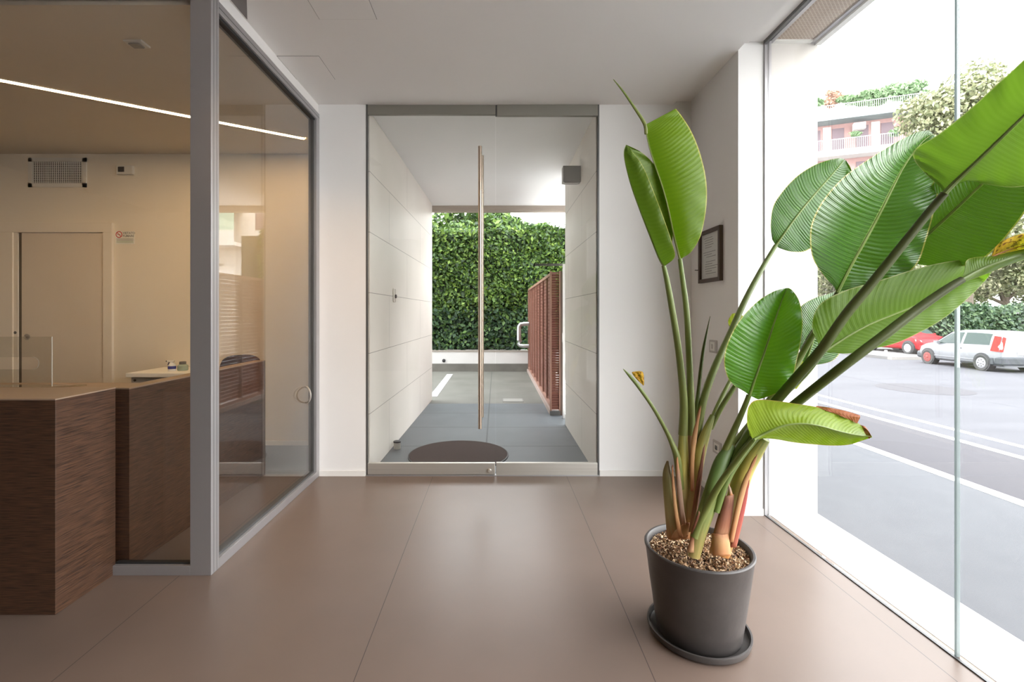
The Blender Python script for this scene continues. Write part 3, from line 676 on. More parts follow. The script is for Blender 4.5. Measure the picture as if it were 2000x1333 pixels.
# ------------------------------------------------------------------ street
ZS = -.45
struct(XO, 4.97, -12, 90, ZS - .3, ZS, 'floor_sidewalk', walk)
struct(4.97, 6.5, -12, 90, ZS - .3, ZS, 'floor_lane', asph2)
struct(6.5, 90, -12, 120, ZS - .3, ZS, 'floor_street', asph)
struct(-60, 2.1, 45, 120, ZS - .3, ZS, 'floor_far', walk)
for i, (x, wd, lab) in enumerate(((4.97, .15, 'white painted line at the edge of the sidewalk'), (6.53, .13, 'nearer one of the two parallel white lines on the street'), (7.07, .12, 'farther one of the two parallel white lines on the street'))):
    o = MB().box(x - wd / 2, x + wd / 2, -10, 60, ZS + .0005, ZS + .005).build('road_line', wpaint); tag(o, lab, 'road marking', 'white lines on the street')
MB().lathe([(.001, .0004), (.9, .0004), (.9, .003), (.001, .003)], (13.0 * .78, 11.3, ZS), seg=40).build('asphalt_patch', asph2)
o = bpy.data.objects['asphalt_patch']; tag(o, 'round darker repair patch in the street asphalt', 'asphalt patch')
k = MB().box(15.2, 40, 18.3, 18.5, ZS, ZS + .12).build('kerb', kerbm)
k2 = struct(15.2, 60, 18.5, 60, ZS, ZS + .115, 'floor_pavement_far', mat('pavement_pale', (.12, .118, .118), .9, var=.1))
tag(k, 'pale granite kerb edging the far pavement behind the silver car', 'kerb')
o = MB().lathe([(.001, 0), (.05, 0), (.05, .20), (.001, .21)], (15.55, 19.0, ZS + .115), seg=14).build('bollard', plas); tag(o, 'short white bollard on the far pavement beside the red car', 'bollard')

# cars
def car(name, label, paint, loc, heading, scale, wheelcol, bumper, plate=True):
    root = empty(name, loc, label, 'car'); root['rotated'] = 1
    # stations: x, roof z, roof half width, belt z, half width
    st = [(-1.87, .62, .62, .60, .66), (-1.84, .90, .66, .80, .74), (-1.78, 1.12, .62, .88, .78), (-1.66, 1.34, .57, .89, .80), (-1.40, 1.41, .57, .89, .81), (-.8, 1.435, .58, .88, .81), (-.1, 1.43, .58, .86, .81),
          (.35, 1.36, .56, .85, .81), (.75, 1.12, .59, .84, .81), (1.05, .93, .64, .83, .80), (1.4, .83, .66, .78, .78), (1.65, .74, .64, .70, .74), (1.82, .60, .60, .56, .66), (1.87, .46, .56, .44, .60)]
    def ring(s_):
        x, zr, wr, zb, w_ = s_
        return [(x, 0, .20), (x, w_ * .86, .20), (x, w_ * .98, .28), (x, w_, .45), (x, w_ * .995, min(.62, zb - .02)), (x, w_ * .97, zb), (x, wr + (w_ * .97 - wr) * .5, (zb + zr) / 2 + .01), (x, wr, zr - .035), (x, wr * .8, zr), (x, 0, zr + .012)]
    vs = []; nr = 10; rings = [ring(s_) for s_ in st]
    full = [r_ + [(x, -y, z) for x, y, z in r_[-2:0:-1]] for r_ in rings]; n = len(full[0])
    b = MB()
    for r_ in full: vs += r_
    fs = [(i * n + k, i * n + (k + 1) % n, (i + 1) * n + (k + 1) % n, (i + 1) * n + k) for i in range(len(full) - 1) for k in range(n)]
    fs += [tuple(range(n))[::-1], tuple((len(full) - 1) * n + k for k in range(n))]
    b.add(vs, fs, paint, True)
    body = fixn(b.build('body', paint, root))
    def at(x, t):          # point on the side between belt (0) and roof edge (1)
        for i in range(len(st) - 1):
            if st[i][0] <= x <= st[i + 1][0]:
                f = (x - st[i][0]) / (st[i + 1][0] - st[i][0]); zr, wr, zb, w_ = [st[i][j] + f * (st[i + 1][j] - st[i][j]) for j in (1, 2, 3, 4)]
                break
        z = zb + t * (zr - .035 - zb); y = w_ * .97 + t * (wr - w_ * .97)
        return y, z
    dark = mat('car_glass', (.03, .045, .042), .25, spec=.15); 
    def win(x0, x1, s0, s1, sgn, nm):
        m_ = MB(); K = 8; top = []; bot = []
        for i in range(K + 1):
            f = i / K; xb = x0 + (x1 - x0) * f; xt = s0 + (s1 - s0) * f
            y, z = at(xb, .10); bot.append((xb, sgn * (y + .012), z)); y, z = at(xt, .90); top.append((xt, sgn * (y + .012), z))
        v_ = bot + top; m_.add(v_ + [(x, y - sgn * .01, z) for x, y, z in v_], [(i, i + 1, K + 2 + i, K + 1 + i) for i in range(K)] + [tuple([0, K + 1, 3 * K + 3, 2 * K + 2])], dark)
        return m_.build(nm, dark, root)
    for sgn in (1, -1):
        win(-1.42, -.38, -1.36, -.36, sgn, 'rear_side_window'); win(-.26, .88, -.26, .42, sgn, 'front_side_window')
        tl = MB(); tl.add([(-1.79, sgn * .80, .72), (-1.52, sgn * .835, .74), (-1.54, sgn * .70, 1.27), (-1.72, sgn * .63, 1.24)], [(0, 1, 2, 3)]); tl.add([(-1.88, sgn * .72, .72), (-1.80, sgn * .785, .72), (-1.74, sgn * .60, 1.24), (-1.80, sgn * .55, 1.20)], [(0, 1, 2, 3)])
        tl.build('tail_light', mat('red_lens', (.40, .015, .012), .5, spec=.2), root)
        MB().box(-.34, -.20, sgn * .80 - .008, sgn * .80 + .012, .74, .77).build('door_handle', blackp, root)
        hl = MB(); hl.add([(1.62, sgn * .74, .52), (1.80, sgn * .66, .50), (1.76, sgn * .655, .66), (1.52, sgn * .76, .70)], [(0, 1, 2, 3)]); hl.build('headlight', mat('clear_lens', (.8, .8, .8), .15), root)
        MB().box(.62, .78, sgn * .80, sgn * .80 + sgn * .12 if sgn > 0 else sgn * .80, .86, .97).build('mirror', paint, root) if sgn > 0 else MB().box(.62, .78, -.92, -.80, .86, .97).build('mirror', paint, root)
        for x in (-1.18, 1.20):
            ar = MB(); ar.lathe([(.001, sgn * .60), (.335, sgn * .60), (.335, sgn * (.822)), (.001, sgn * .824)], (x, 0, .31), seg=36, axis='Y'); ar.build('wheel_arch', blackp, root)
            wl = MB(); wl.lathe([(.001, sgn * .66), (.27, sgn * .66), (.29, sgn * .69), (.29, sgn * .83), (.27, sgn * .845), (.20, sgn * .84), (.19, sgn * .832), (.001, sgn * .832)], (x, 0, .285), seg=32, axis='Y')
            wo = wl.build('wheel', mat('tyre', (.035, .035, .035), .8), root)
            hb = MB(); hb.lathe([(.001, sgn * .835), (.185, sgn * .835), (.19, sgn * .843), (.15, sgn * .850), (.06, sgn * .846), (.045, sgn * .856), (.001, sgn * .856)], (x, 0, .285), seg=28, axis='Y')
            for k_ in range(7):
                t_ = 2 * PI * k_ / 7; cx2, cz2 = x + .115 * math.cos(t_), .285 + .115 * math.sin(t_)
                hb.lathe([(.001, sgn * .846), (.020, sgn * .846), (.020, sgn * .852), (.001, sgn * .852)], (cx2, 0, cz2), blackp, seg=8, axis='Y')
            if not hb.mats or hb.mats[0] is blackp:
                hb.mats = [wheelcol if x > 0 else mat('hub_silver', (.25, .25, .26), .4, .3), blackp]
                hb.m = [0] * (6 * 28 + 2) + [1] * (len(hb.f) - 6 * 28 - 2)
            hb.build('hubcap', wheelcol, wo)
    gl = MB(); gl.add([(-1.795, -.54, .90), (-1.795, .54, .90), (-1.69, .50, 1.28), (-1.69, -.50, 1.28)], [(0, 1, 2, 3)]); gl.build('rear_window', dark, root)
    gl = MB(); gl.add([(1.02, -.60, .955), (1.02, .60, .955), (.44, .52, 1.35), (.44, -.52, 1.35)], [(0, 3, 2, 1)]); gl.build('windscreen', dark, root)
    bp = MB(); bp.box(-1.93, -1.60, -.80, .80, .26, .54, bevel=.05); bp.box(-1.62, -1.50, .70, .825, .26, .50, bevel=.02); bp.box(-1.62, -1.50, -.825, -.70, .26, .50, bevel=.02); bp.build('rear_bumper', bumper, root)
    bp = MB(); bp.box(1.58, 1.92, -.72, .72, .22, .46, bevel=.06); bp.build('front_bumper', bumper, root)
    for q_ in (-.822, .80): MB().box(-.9, .9, q_, q_ + .022, .36, .40, bevel=.004).build('side_moulding', paint, root)
    if plate: MB().box(-1.90, -1.86, -.26, .26, .62, .73).build('number_plate', paper, root)
    root.rotation_euler = (0, 0, heading); root.scale = (scale,) * 3
    return root
silver = mat('silver_paint', (.165, .172, .185), .35, .2)
redp = mat('red_paint', (.30, .008, .012), .4, spec=.25)
gbump = mat('grey_bumper', (.035, .040, .048), .6)
car('silver_car', 'silver hatchback car with grey bumpers and one red rimmed wheel parked across the street', silver, (15.98, 15.85, ZS), PI / 2 - .09, .87, mat('red_rim', (.20, .03, .025), .6), gbump)
car('red_car', 'red car parked behind the silver car on the far pavement', redp, (17.75, 20.75, ZS + .115), -PI / 2 , .86, mat('silver_rim', (.5, .5, .5), .4), redp, False)

e = empty('clipped_hedge', (24, 21.5, ZS), 'long dark clipped hedge behind the parked cars across the street', 'hedge')
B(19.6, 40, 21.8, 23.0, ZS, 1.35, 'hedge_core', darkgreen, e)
p_, n_ = box_pts(16000, 19.3, 34, 21.5, 23.2, ZS, 1.55, bumpy=.12); leaf_cloud(p_, n_, .10, 'foliage', hedges, e)
tree((24.3, 24.6, ZS), 7.0, [((24.2, 24.4, 11.0), (3.2, 3, 3.0)), ((22.6, 24, 8.4), (2.4, 2.5, 2.2)), ((26.0, 24.5, 8.5), (3, 2.8, 3)), ((25.5, 25, 5.2), (3.2, 2.2, 1.6))], 60000, .12, olive, 'street_tree', 'large pale green tree standing across the street in front of the apartment block', r0=.28, seed=2)
tree((31.0, 29, ZS), 3.2, [((30.0, 29, 3.9), (3.0, 2.5, 2.6)), ((33.8, 29, 4.2), (3.2, 2.5, 3.0)), ((27.4, 29, 3.0), (2.0, 2.0, 1.5))], 40000, .11, olive, 'garden_tree', 'lower olive green tree behind the clipped hedge, right of the large one', r0=.25, seed=3)
tree((27.6, 37, ZS), 2.6, [((26.6, 37, 3.9), (3.2, 2.2, 2.4)), ((33.0, 37, 3.9), (2.6, 2.2, 2.4))], 26000, .12, olive, 'garden_tree', 'low olive green tree behind the clipped hedge under the large one', r0=.22, seed=4)

# apartment block across the street
rootb = empty('apartment_block', (30.3, 45, ZS), 'pale apartment block with planted balconies and roof terrace across the street', 'building')
rootb['rotated'] = 1
cream = mat('cream_render', (.55, .52, .48), .85, var=.05); maroon = mat('maroon_brick', (.34, .21, .20), .85, var=.15, scale=4); slabm = mat('balcony_slab', (.56, .55, .54), .8)
roofm = mat('roof_fascia', (.20, .24, .25), .6); winm = mat('flat_window_dark', (.12, .085, .10), .6); railm = mat('balcony_rail', (.30, .30, .31), .5, .3)
def BB(x0, x1, y0, y1, z0, z1, nm, m, par=None):
    o = MB().box(x0, x1, y0, y1, z0, z1).build(nm, m, None); o.parent = par or rootb; return o
ZR = 19.9 - ZS
BB(-4, 8.0, 1.2, 12, 0, ZR - .3, 'wall', maroon)
BB(-4, 9.0, -.3, 12.5, ZR - .55, ZR, 'roof_slab', roofm)
BB(-4, 8.6, .2, 12.3, ZR, ZR + .15, 'roof_terrace', slabm)
for fl in range(1, 6):
    z = ZR - 3.35 * fl
    BB(-4, 8.6, -.2, 1.2, z - .55, z, 'balcony_slab', slabm)
    r_ = MB(); r_.box(-4, 8.6, -.18, -.12, z + .95, z + 1.02)
    x = -3.0
    while x < 8.6: r_.box(x, x + .035, -.165, -.13, z, z + .95); x += .16
    r_.build('balcony_railing', railm, None).parent = rootb
    for k in range(7):
        xx = -4.2 + k * 1.9
        BB(xx, xx + .95, 1.14, 1.2, z + .1, z + 2.4, 'window', winm)
        if k % 2: BB(xx - .75, xx - .1, 1.12, 1.2, z + .1, z + 2.6, 'wall_pilaster', cream)
r_ = MB(); r_.box(-4, 8.6, .28, .34, ZR + 1.0, ZR + 1.06)
x = -3.0
while x < 8.6: r_.box(x, x + .035, .29, .33, ZR + .1, ZR + 1.0); x += .16
r_.build('terrace_railing', railm, None).parent = rootb
BB(3.0, 3.9, .3, .8, ZR - 1.5, ZR - .9, 'air_conditioner', slabm)
def pl(n, c, r, m, nm, size=.18, seed=0):
    a, q = blob_pts(n, c, r, 10, seed); o = leaf_cloud(a, q, size, nm, m); o.parent = rootb
pl(2500, (-1.0, 1.0, ZR + 1.3), (1.8, .7, 1.0), terr, 'terrace_shrub', seed=21)
pl(3500, (4.2, 1.0, ZR + 1.5), (2.6, .8, .9), terr, 'terrace_shrub', seed=22)
pl(3000, (6.8, 1.0, ZR + 1.8), (2.0, .8, 1.1), terr, 'terrace_shrub', seed=23)
pl(1200, (1.4, 1.2, ZR + 2.0), (1.1, .7, .9), rusty, 'reddish_terrace_shrub', seed=24)
pl(500, (6.2, .0, ZR - 3.35 + 1.1), (.7, .3, .45), terr, 'balcony_plant', .12, 25)
pl(400, (2.9, .0, ZR - 3.35 + 1.25), (.6, .3, .3), terr, 'balcony_plant', .12, 26)
rootb.rotation_euler = (0, 0, math.atan2(-2.8, 7.0))
# white block mirrored in the partition glass
rb = empty('corner_house', (18, 40, ZS), 'white house with green glazed balconies, seen mirrored in the partition glass', 'building'); rb['rotated'] = 1
def CB(x0, x1, y0, y1, z0, z1, nm, m): o = MB().box(x0, x1, y0, y1, z0, z1).build(nm, m, None); o.parent = rb; return o
CB(-2.1, 4, 0, 5, 0, 11.6, 'wall', cream)
for i, z in enumerate((4.4, 7.6, 10.6)):
    CB(0.2, 4, -1.5, 0, z - .3, z, 'balcony_slab', slabm)
    if i == 1: CB(.3, 4, -1.4, -1.3, z + .9, z + 2.6, 'balcony_glazing', mat('green_glazing', (.25, .42, .34), .3))
    CB(.25, 4, -1.48, -1.42, z, z + .9, 'balcony_parapet', slabm)
for z in (5.6, 8.8): CB(-1.6, -.8, -.05, 0, z, z + 1.4, 'window', winm)

# ------------------------------------------------------------------ plant in its pot
pc = Vector((.8537, 2.013, 0))
e = empty('pot_saucer', (pc.x, pc.y, 0), 'round dark grey saucer on the floor under the plant pot', 'saucer')
MB().lathe([(.001, .0005), (.185, .0005), (.200, .008), (.206, .030), (.205, .034), (.198, .034), (.193, .014), (.180, .010), (.001, .010)], (pc.x, pc.y, 0), seg=72).build('saucer_dish', potm, e)
plant = empty('potted_plant', (pc.x, pc.y, .0105), 'tall potted plant with broad green leaves in a dark pot by the window', 'potted plant')
pot = MB().lathe([(.001, .0105), (.163, .0105), (.168, .016), (.178, .09), (.196, .22), (.2125, .352), (.2165, .358), (.2175, .364), (.214, .369), (.206, .369), (.200, .362), (.196, .335), (.001, .330)], (pc.x, pc.y, 0), seg=96).build('pot', potm, plant)
so = MB(); R_ = []
for k in range(9): r = .197 * k / 8; R_.append((max(r, .001), .333 + .012 * math.cos(k / 8 * PI / 2)))
so.lathe(R_[::-1], (pc.x, pc.y, 0), seg=48); so.f = so.f[:-2] + [so.f[-1]]; so.m = so.m[:-1]; so.smooth = so.smooth[:-1]
so.build('soil', soil, plant)
n = 4200; r = .192 * np.sqrt(np.random.uniform(0, 1, n)); t = np.random.uniform(0, 2 * PI, n)
pts = np.stack([pc.x + r * np.cos(t), pc.y + r * np.sin(t), .340 + .010 * np.cos(r / .197 * PI / 2) + np.random.uniform(0, .008, n)], 1)
o = leaf_cloud(pts, np.tile([0, 0, 1.], (n, 1)), .0072, 'bark_mulch', mulchm, plant, .9); o['kind'] = 'stuff'

def leaf_mat(name, c1, c2, vein, edge, rough=.34, trans=.28, veinf=46, vb=.5, spot=None, coat=.0, slope=.35):
    m = bpy.data.materials.new(name); m.use_nodes = True; n = m.node_tree; b = n.nodes['Principled BSDF']
    uv = n.nodes.new('ShaderNodeUVMap'); uv.uv_map = 'UVMap'; s = n.nodes.new('ShaderNodeSeparateXYZ'); n.links.new(uv.outputs[0], s.inputs[0])
    def M(op, a, bb=None, c=None):
        k = n.nodes.new('ShaderNodeMath'); k.operation = op
        for i, x in enumerate((a, bb, c)):
            if x is None: continue
            if isinstance(x, (int, float)): k.inputs[i].default_value = x
            else: n.links.new(x, k.inputs[i])
        return k.outputs[0]
    ax = M('ABSOLUTE', M('SUBTRACT', M('MULTIPLY', s.outputs[0], 2.0), 1.0))          # 0 midrib, 1 edge
    nz = n.nodes.new('ShaderNodeTexNoise'); nz.inputs['Scale'].default_value = 5; n.links.new(uv.outputs[0], nz.inputs[0])
    ph = M('SUBTRACT', M('MULTIPLY', s.outputs[1], float(veinf)), M('MULTIPLY', M('POWER', ax, 1.5), slope * veinf * .25))
    ph = M('ADD', ph, M('MULTIPLY', nz.outputs['Fac'], .45))
    wv = M('ADD', M('MULTIPLY', M('SINE', M('MULTIPLY', ph, 6.2832)), .5), .5)
    w2 = M('ADD', M('MULTIPLY', M('SINE', M('MULTIPLY', ph, 20.1)), .5), .5)
    hgt = M('ADD', wv, M('MULTIPLY', w2, .3))
    mx = n.nodes.new('ShaderNodeMix'); mx.data_type = 'RGBA'; mx.inputs[6].default_value = (*c1, 1); mx.inputs[7].default_value = (*c2, 1)
    n2 = n.nodes.new('ShaderNodeTexNoise'); n2.inputs['Scale'].default_value = 2.2; n.links.new(uv.outputs[0], n2.inputs[0])
    n.links.new(M('ADD', M('MULTIPLY', n2.outputs['Fac'], .9), M('MULTIPLY', M('SUBTRACT', wv, .5), .32)), mx.inputs['Factor'])
    mv = n.nodes.new('ShaderNodeMix'); mv.data_type = 'RGBA'; mv.inputs[7].default_value = (*vein, 1)
    n.links.new(M('MULTIPLY', M('LESS_THAN', ax, .035), .8), mv.inputs['Factor']); n.links.new(mx.outputs[2], mv.inputs[6])
    me_ = n.nodes.new('ShaderNodeMix'); me_.data_type = 'RGBA'; me_.inputs[7].default_value = (*edge, 1)
    n.links.new(M('GREATER_THAN', ax, .975), me_.inputs['Factor']); n.links.new(mv.outputs[2], me_.inputs[6])
    out = me_.outputs[2]
    if spot:
        n3 = n.nodes.new('ShaderNodeTexNoise'); n3.inputs['Scale'].default_value = 9; n.links.new(uv.outputs[0], n3.inputs[0])
        ms = n.nodes.new('ShaderNodeMix'); ms.data_type = 'RGBA'; ms.inputs[7].default_value = (*spot, 1); n.links.new(out, ms.inputs[6])
        n.links.new(M('GREATER_THAN', n3.outputs['Fac'], .56), ms.inputs['Factor']); out = ms.outputs[2]
    n.links.new(out, b.inputs['Base Color']); b.inputs['Roughness'].default_value = rough
    b.inputs['Specular IOR Level'].default_value = .55 if rough < .3 else .25; b.inputs['Coat Weight'].default_value = coat; b.inputs['Coat Roughness'].default_value = .2
    bp = n.nodes.new('ShaderNodeBump'); bp.inputs['Strength'].default_value = vb; bp.inputs['Distance'].default_value = .0022
    n.links.new(hgt, bp.inputs['Height']); n.links.new(bp.outputs[0], b.inputs['Normal'])
    if coat: n.links.new(bp.outputs[0], b.inputs['Coat Normal'])
    o = n.nodes['Material Output']; t = n.nodes.new('ShaderNodeBsdfTranslucent'); sh = n.nodes.new('ShaderNodeMixShader'); sh.inputs[0].default_value = trans
    gm_ = n.nodes.new('ShaderNodeMix'); gm_.data_type = 'RGBA'; gm_.inputs['Factor'].default_value = .55; n.links.new(out, gm_.inputs[6]); gm_.inputs[7].default_value = (.16, .34, .01, 1)
    n.links.new(gm_.outputs[2], t.inputs[0]); n.links.new(b.outputs[0], sh.inputs[1]); n.links.new(t.outputs[0], sh.inputs[2]); n.links.new(sh.outputs[0], o.inputs[0])
    return m
YE = (.42, .40, .08)
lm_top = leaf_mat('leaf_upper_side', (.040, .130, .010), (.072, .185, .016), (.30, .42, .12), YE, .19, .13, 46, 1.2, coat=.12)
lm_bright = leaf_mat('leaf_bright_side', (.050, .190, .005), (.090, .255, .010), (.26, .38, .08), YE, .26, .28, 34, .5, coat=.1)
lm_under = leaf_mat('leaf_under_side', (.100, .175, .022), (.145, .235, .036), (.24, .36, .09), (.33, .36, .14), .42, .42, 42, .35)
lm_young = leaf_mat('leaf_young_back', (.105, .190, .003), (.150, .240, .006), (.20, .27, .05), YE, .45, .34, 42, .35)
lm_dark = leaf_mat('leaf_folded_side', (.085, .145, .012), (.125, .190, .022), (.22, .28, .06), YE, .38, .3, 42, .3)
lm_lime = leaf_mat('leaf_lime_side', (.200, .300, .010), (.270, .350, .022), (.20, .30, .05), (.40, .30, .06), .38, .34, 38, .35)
lm_dry = leaf_mat('leaf_dry_orange', (.55, .30, .02), (.65, .40, .04), (.40, .18, .02), (.25, .08, .02), .6, .25, 12, .3, spot=(.20, .05, .015))
lm_yel = leaf_mat('leaf_yellow', (.38, .42, .02), (.45, .48, .04), (.45, .45, .08), (.5, .25, .03), .5, .35, 20, .3)
lm_brown = leaf_mat('leaf_dry_brown', (.24, .06, .02), (.34, .10, .03), (.3, .1, .03), (.20, .05, .02), .6, .15, 12, .5)

def cr(a, b, c, d, t):
    return 0.5 * ((2 * b) + (-a + c) * t + (2 * a - 5 * b + 4 * c - d) * t * t + (-a + 3 * b - 3 * c + d) * t ** 3)
def resample(rows, k):
    rows = np.array(rows, float); n = len(rows); out = []
    for i in range(n - 1):
        a, b, c, d = rows[max(i - 1, 0)], rows[i], rows[i + 1], rows[min(i + 2, n - 1)]
        for j in range(k): out.append(cr(a, b, c, d, j / k))
    out.append(rows[-1]); return np.array(out)
def cap_y(u, Y, c):
    if isinstance(c, tuple):                     # leaf plane: distance Y0 at u0 running to Y1 at u1
        u0, Y0, u1, Y1 = c; t = (u - u0) / (u1 - u0); return 1 / ((1 - t) / Y0 + t / Y1) + Y
    return Y if u < 1100 else min(Y, c * 1.785 * F / (u - CX))
def leaf(stations, m, Y, bulge=(.02, .02), k=6, na=9, rib=.006, ribmat=None, name='leaf', label=None, wav=.004, stalk=None, swidth=None, smat=None, cap=.97):
    """stations: (mid u,v,dY), (left u,v,dY), (right u,v,dY); Y = distance of the base"""
    rows = resample([[*a, *b_, *c] for a, b_, c in stations], k); n = len(rows)
    mb = MB(); uv = []; W_ = 2 * na + 1
    for i, r_ in enumerate(rows):
        md, L, R = r_[0:3], r_[3:6], r_[6:9]
        for j in range(W_):
            s_ = (j - na) / na; E = R if s_ > 0 else L; q = abs(s_)
            pz = md + (E - md) * q; bl = (bulge[1] if s_ > 0 else bulge[0]) * 4 * q * (1 - q) * min(1, 4 * i / n) * min(1, 4 * (n - 1 - i) / n)
            wv = wav * math.sin(i * 1.1 + j) * q * q
            mb.v.append(tuple(P(pz[0], pz[1], cap_y(pz[0], Y + pz[2], cap) - bl * .8 + wv))); uv.append((s_ * .5 + .5, i / (n - 1)))
    for i in range(n - 1):
        for j in range(W_ - 1): mb.f.append((i * W_ + j, i * W_ + j + 1, (i + 1) * W_ + j + 1, (i + 1) * W_ + j)); mb.m.append(0); mb.smooth.append(True)
    mb.uv = uv
    o = mb.build(name, m, plant)
    if label: o['label'] = label
    if rib:
        pts = [P(r_[0], r_[1], cap_y(r_[0], Y + r_[2], cap) - rib * .3) for r_ in rows]; rad = [rib * (1 - .85 * i / (n - 1)) for i in range(n)]
        MB().tube(pts, rad, seg=8).build('midrib', ribmat or rib_light, o)
    if stalk: stem([(a, b_, cap_y(a, c_, .965)) for a, b_, c_ in stalk], swidth, smat or stem_green, 'stalk', o)
    return o
def grad_mat(name, stops, rough=.45):
    m = bpy.data.materials.new(name); m.use_nodes = True; n = m.node_tree; b = n.nodes['Principled BSDF']
    uv = n.nodes.new('ShaderNodeUVMap'); uv.uv_map = 'UVMap'; s = n.nodes.new('ShaderNodeSeparateXYZ'); n.links.new(uv.outputs[0], s.inputs[0])
    mp = n.nodes.new('ShaderNodeMapping'); mp.inputs['Scale'].default_value = (9, 1.2, 1); n.links.new(uv.outputs[0], mp.inputs[0])
    nz = n.nodes.new('ShaderNodeTexNoise'); nz.inputs['Scale'].default_value = 2.5; nz.inputs['Detail'].default_value = 5; n.links.new(mp.outputs[0], nz.inputs[0])
    ad = n.nodes.new('ShaderNodeMath'); ad.operation = 'MULTIPLY_ADD'; ad.inputs[1].default_value = .55; n.links.new(nz.outputs['Fac'], ad.inputs[0])
    sb = n.nodes.new('ShaderNodeMath'); sb.operation = 'SUBTRACT'; sb.inputs[1].default_value = .27; n.links.new(s.outputs[1], sb.inputs[0]); n.links.new(sb.outputs[0], ad.inputs[2])
    r = n.nodes.new('ShaderNodeValToRGB'); el = r.color_ramp.elements
    while len(el) < len(stops): el.new(.5)
    for i, (p_, c) in enumerate(stops): el[i].position = p_; el[i].color = (*c, 1)
    n.links.new(ad.outputs[0], r.inputs[0]); n.links.new(r.outputs[0], b.inputs['Base Color']); b.inputs['Roughness'].default_value = rough
    return m
GR = (.150, .185, .040); GD = (.075, .115, .030); YL = (.46, .38, .085); OR = (.46, .18, .05); BR = (.22, .075, .035); CRM = (.42, .33, .14)
stem_green = grad_mat('green_stalk', [(0, (.18, .20, .05)), (.5, GR), (1, (.15, .21, .045))])
rib_light = grad_mat('pale_midrib', [(0, (.20, .27, .06)), (1, (.24, .33, .08))])
stem_dark = grad_mat('dark_green_stalk', [(0, (.12, .17, .030)), (.5, (.070, .090, .016)), (1, (.055, .065, .014))])
sheath_y = grad_mat('yellow_sheath', [(0, OR), (.25, CRM), (.6, YL), (1, (.17, .20, .045))])
sheath_g = grad_mat('green_sheath', [(0, (.40, .30, .10)), (.35, (.17, .20, .045)), (.7, (.085, .145, .030)), (1, (.09, .14, .035))])
sheath_p = grad_mat('purple_sheath', [(0, OR), (.35, (.36, .22, .15)), (.7, (.28, .17, .11)), (1, OR)])
sheath_b = grad_mat('brown_husk', [(0, (.50, .28, .14)), (.4, (.26, .09, .04)), (.8, (.16, .05, .025)), (1, (.30, .14, .08))], .7)
sheath_r = grad_mat('red_husk', [(0, (.36, .10, .05)), (.5, (.30, .04, .03)), (1, (.25, .05, .03))], .6)
sheath_o = grad_mat('orange_husk', [(0, (.48, .20, .08)), (.5, (.46, .25, .10)), (1, (.30, .11, .045))], .6)
sheath_l = grad_mat('olive_stub', [(0, OR), (.2, CRM), (.55, (.30, .28, .10)), (1, (.20, .13, .06))])

def stem(px_, w_, m, name, parent, flat=1.0, seg=12, k=5):
    """px_: (u, v, Y) list from base to top; w_: full widths in photo pixels"""
    rows = resample([[*a, b_] for a, b_ in zip(px_, w_)], k); n = len(rows)
    mb = MB(); mb.tube([P(r_[0], r_[1], r_[2]) for r_ in rows], [max(.0008, r_[3] / 2 * r_[2] / F) for r_ in rows], seg=seg, flat=flat)
    mb.uv = [(k_ / seg, i / (n - 1)) for i in range(n) for k_ in range(seg)]
    return mb.build(name, m, parent)
def blade(px_, w_, m, name, Yoff=0, parent=None, curl=.5, k=5):
    """open dry husk: a strip that wraps part of the way round; px_ base to top"""
    rows = resample([[*a, b_] for a, b_ in zip(px_, w_)], k); n = len(rows); mb = MB(); uv = []; J = 7
    for i, r_ in enumerate(rows):
        for j in range(J):
            s_ = j / (J - 1) * 2 - 1
            mb.v.append(tuple(P(r_[0] + s_ * r_[3] / 2, r_[1] + 2 * s_ * (1 if i % 3 else -1) * (i > n - 5), r_[2] + curl * (s_ * s_) * r_[3] / 2 * r_[2] / F))); uv.append((j / (J - 1), i / (n - 1)))
    for i in range(n - 1):
        for j in range(J - 1): mb.f.append((i * J + j, i * J + j + 1, (i + 1) * J + j + 1, (i + 1) * J + j)); mb.m.append(0); mb.smooth.append(True)
    mb.uv = uv; o = mb.build(name, m, parent or plant)
    md = o.modifiers.new('thickness', 'SOLIDIFY'); md.thickness = .002; md.offset = 0
    return o

Yl = 1.98     # the left clump; front stalks 1.90; right clump 1.93
# --- leaf A: tall upright leaf, midrib at its left, long rolled tip
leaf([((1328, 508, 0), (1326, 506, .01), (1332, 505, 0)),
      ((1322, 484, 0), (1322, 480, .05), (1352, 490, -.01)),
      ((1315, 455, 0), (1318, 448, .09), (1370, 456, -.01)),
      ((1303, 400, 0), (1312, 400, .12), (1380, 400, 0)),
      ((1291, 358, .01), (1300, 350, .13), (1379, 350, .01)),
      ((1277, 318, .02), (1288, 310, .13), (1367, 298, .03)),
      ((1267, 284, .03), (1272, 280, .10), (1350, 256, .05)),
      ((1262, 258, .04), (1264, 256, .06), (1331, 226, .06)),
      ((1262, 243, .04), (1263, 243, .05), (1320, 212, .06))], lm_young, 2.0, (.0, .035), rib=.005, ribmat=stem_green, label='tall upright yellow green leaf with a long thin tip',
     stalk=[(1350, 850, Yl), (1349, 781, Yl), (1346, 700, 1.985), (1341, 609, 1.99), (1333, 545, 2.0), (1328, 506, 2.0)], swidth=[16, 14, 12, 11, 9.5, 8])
stem([(1262, 262, 2.04), (1259, 242, 2.045), (1240, 212, 2.05), (1218, 180, 2.055), (1198, 155, 2.06)], [7, 7.5, 5.5, 4, 1.5], stem_green, 'leaf_tip', plant, .6)
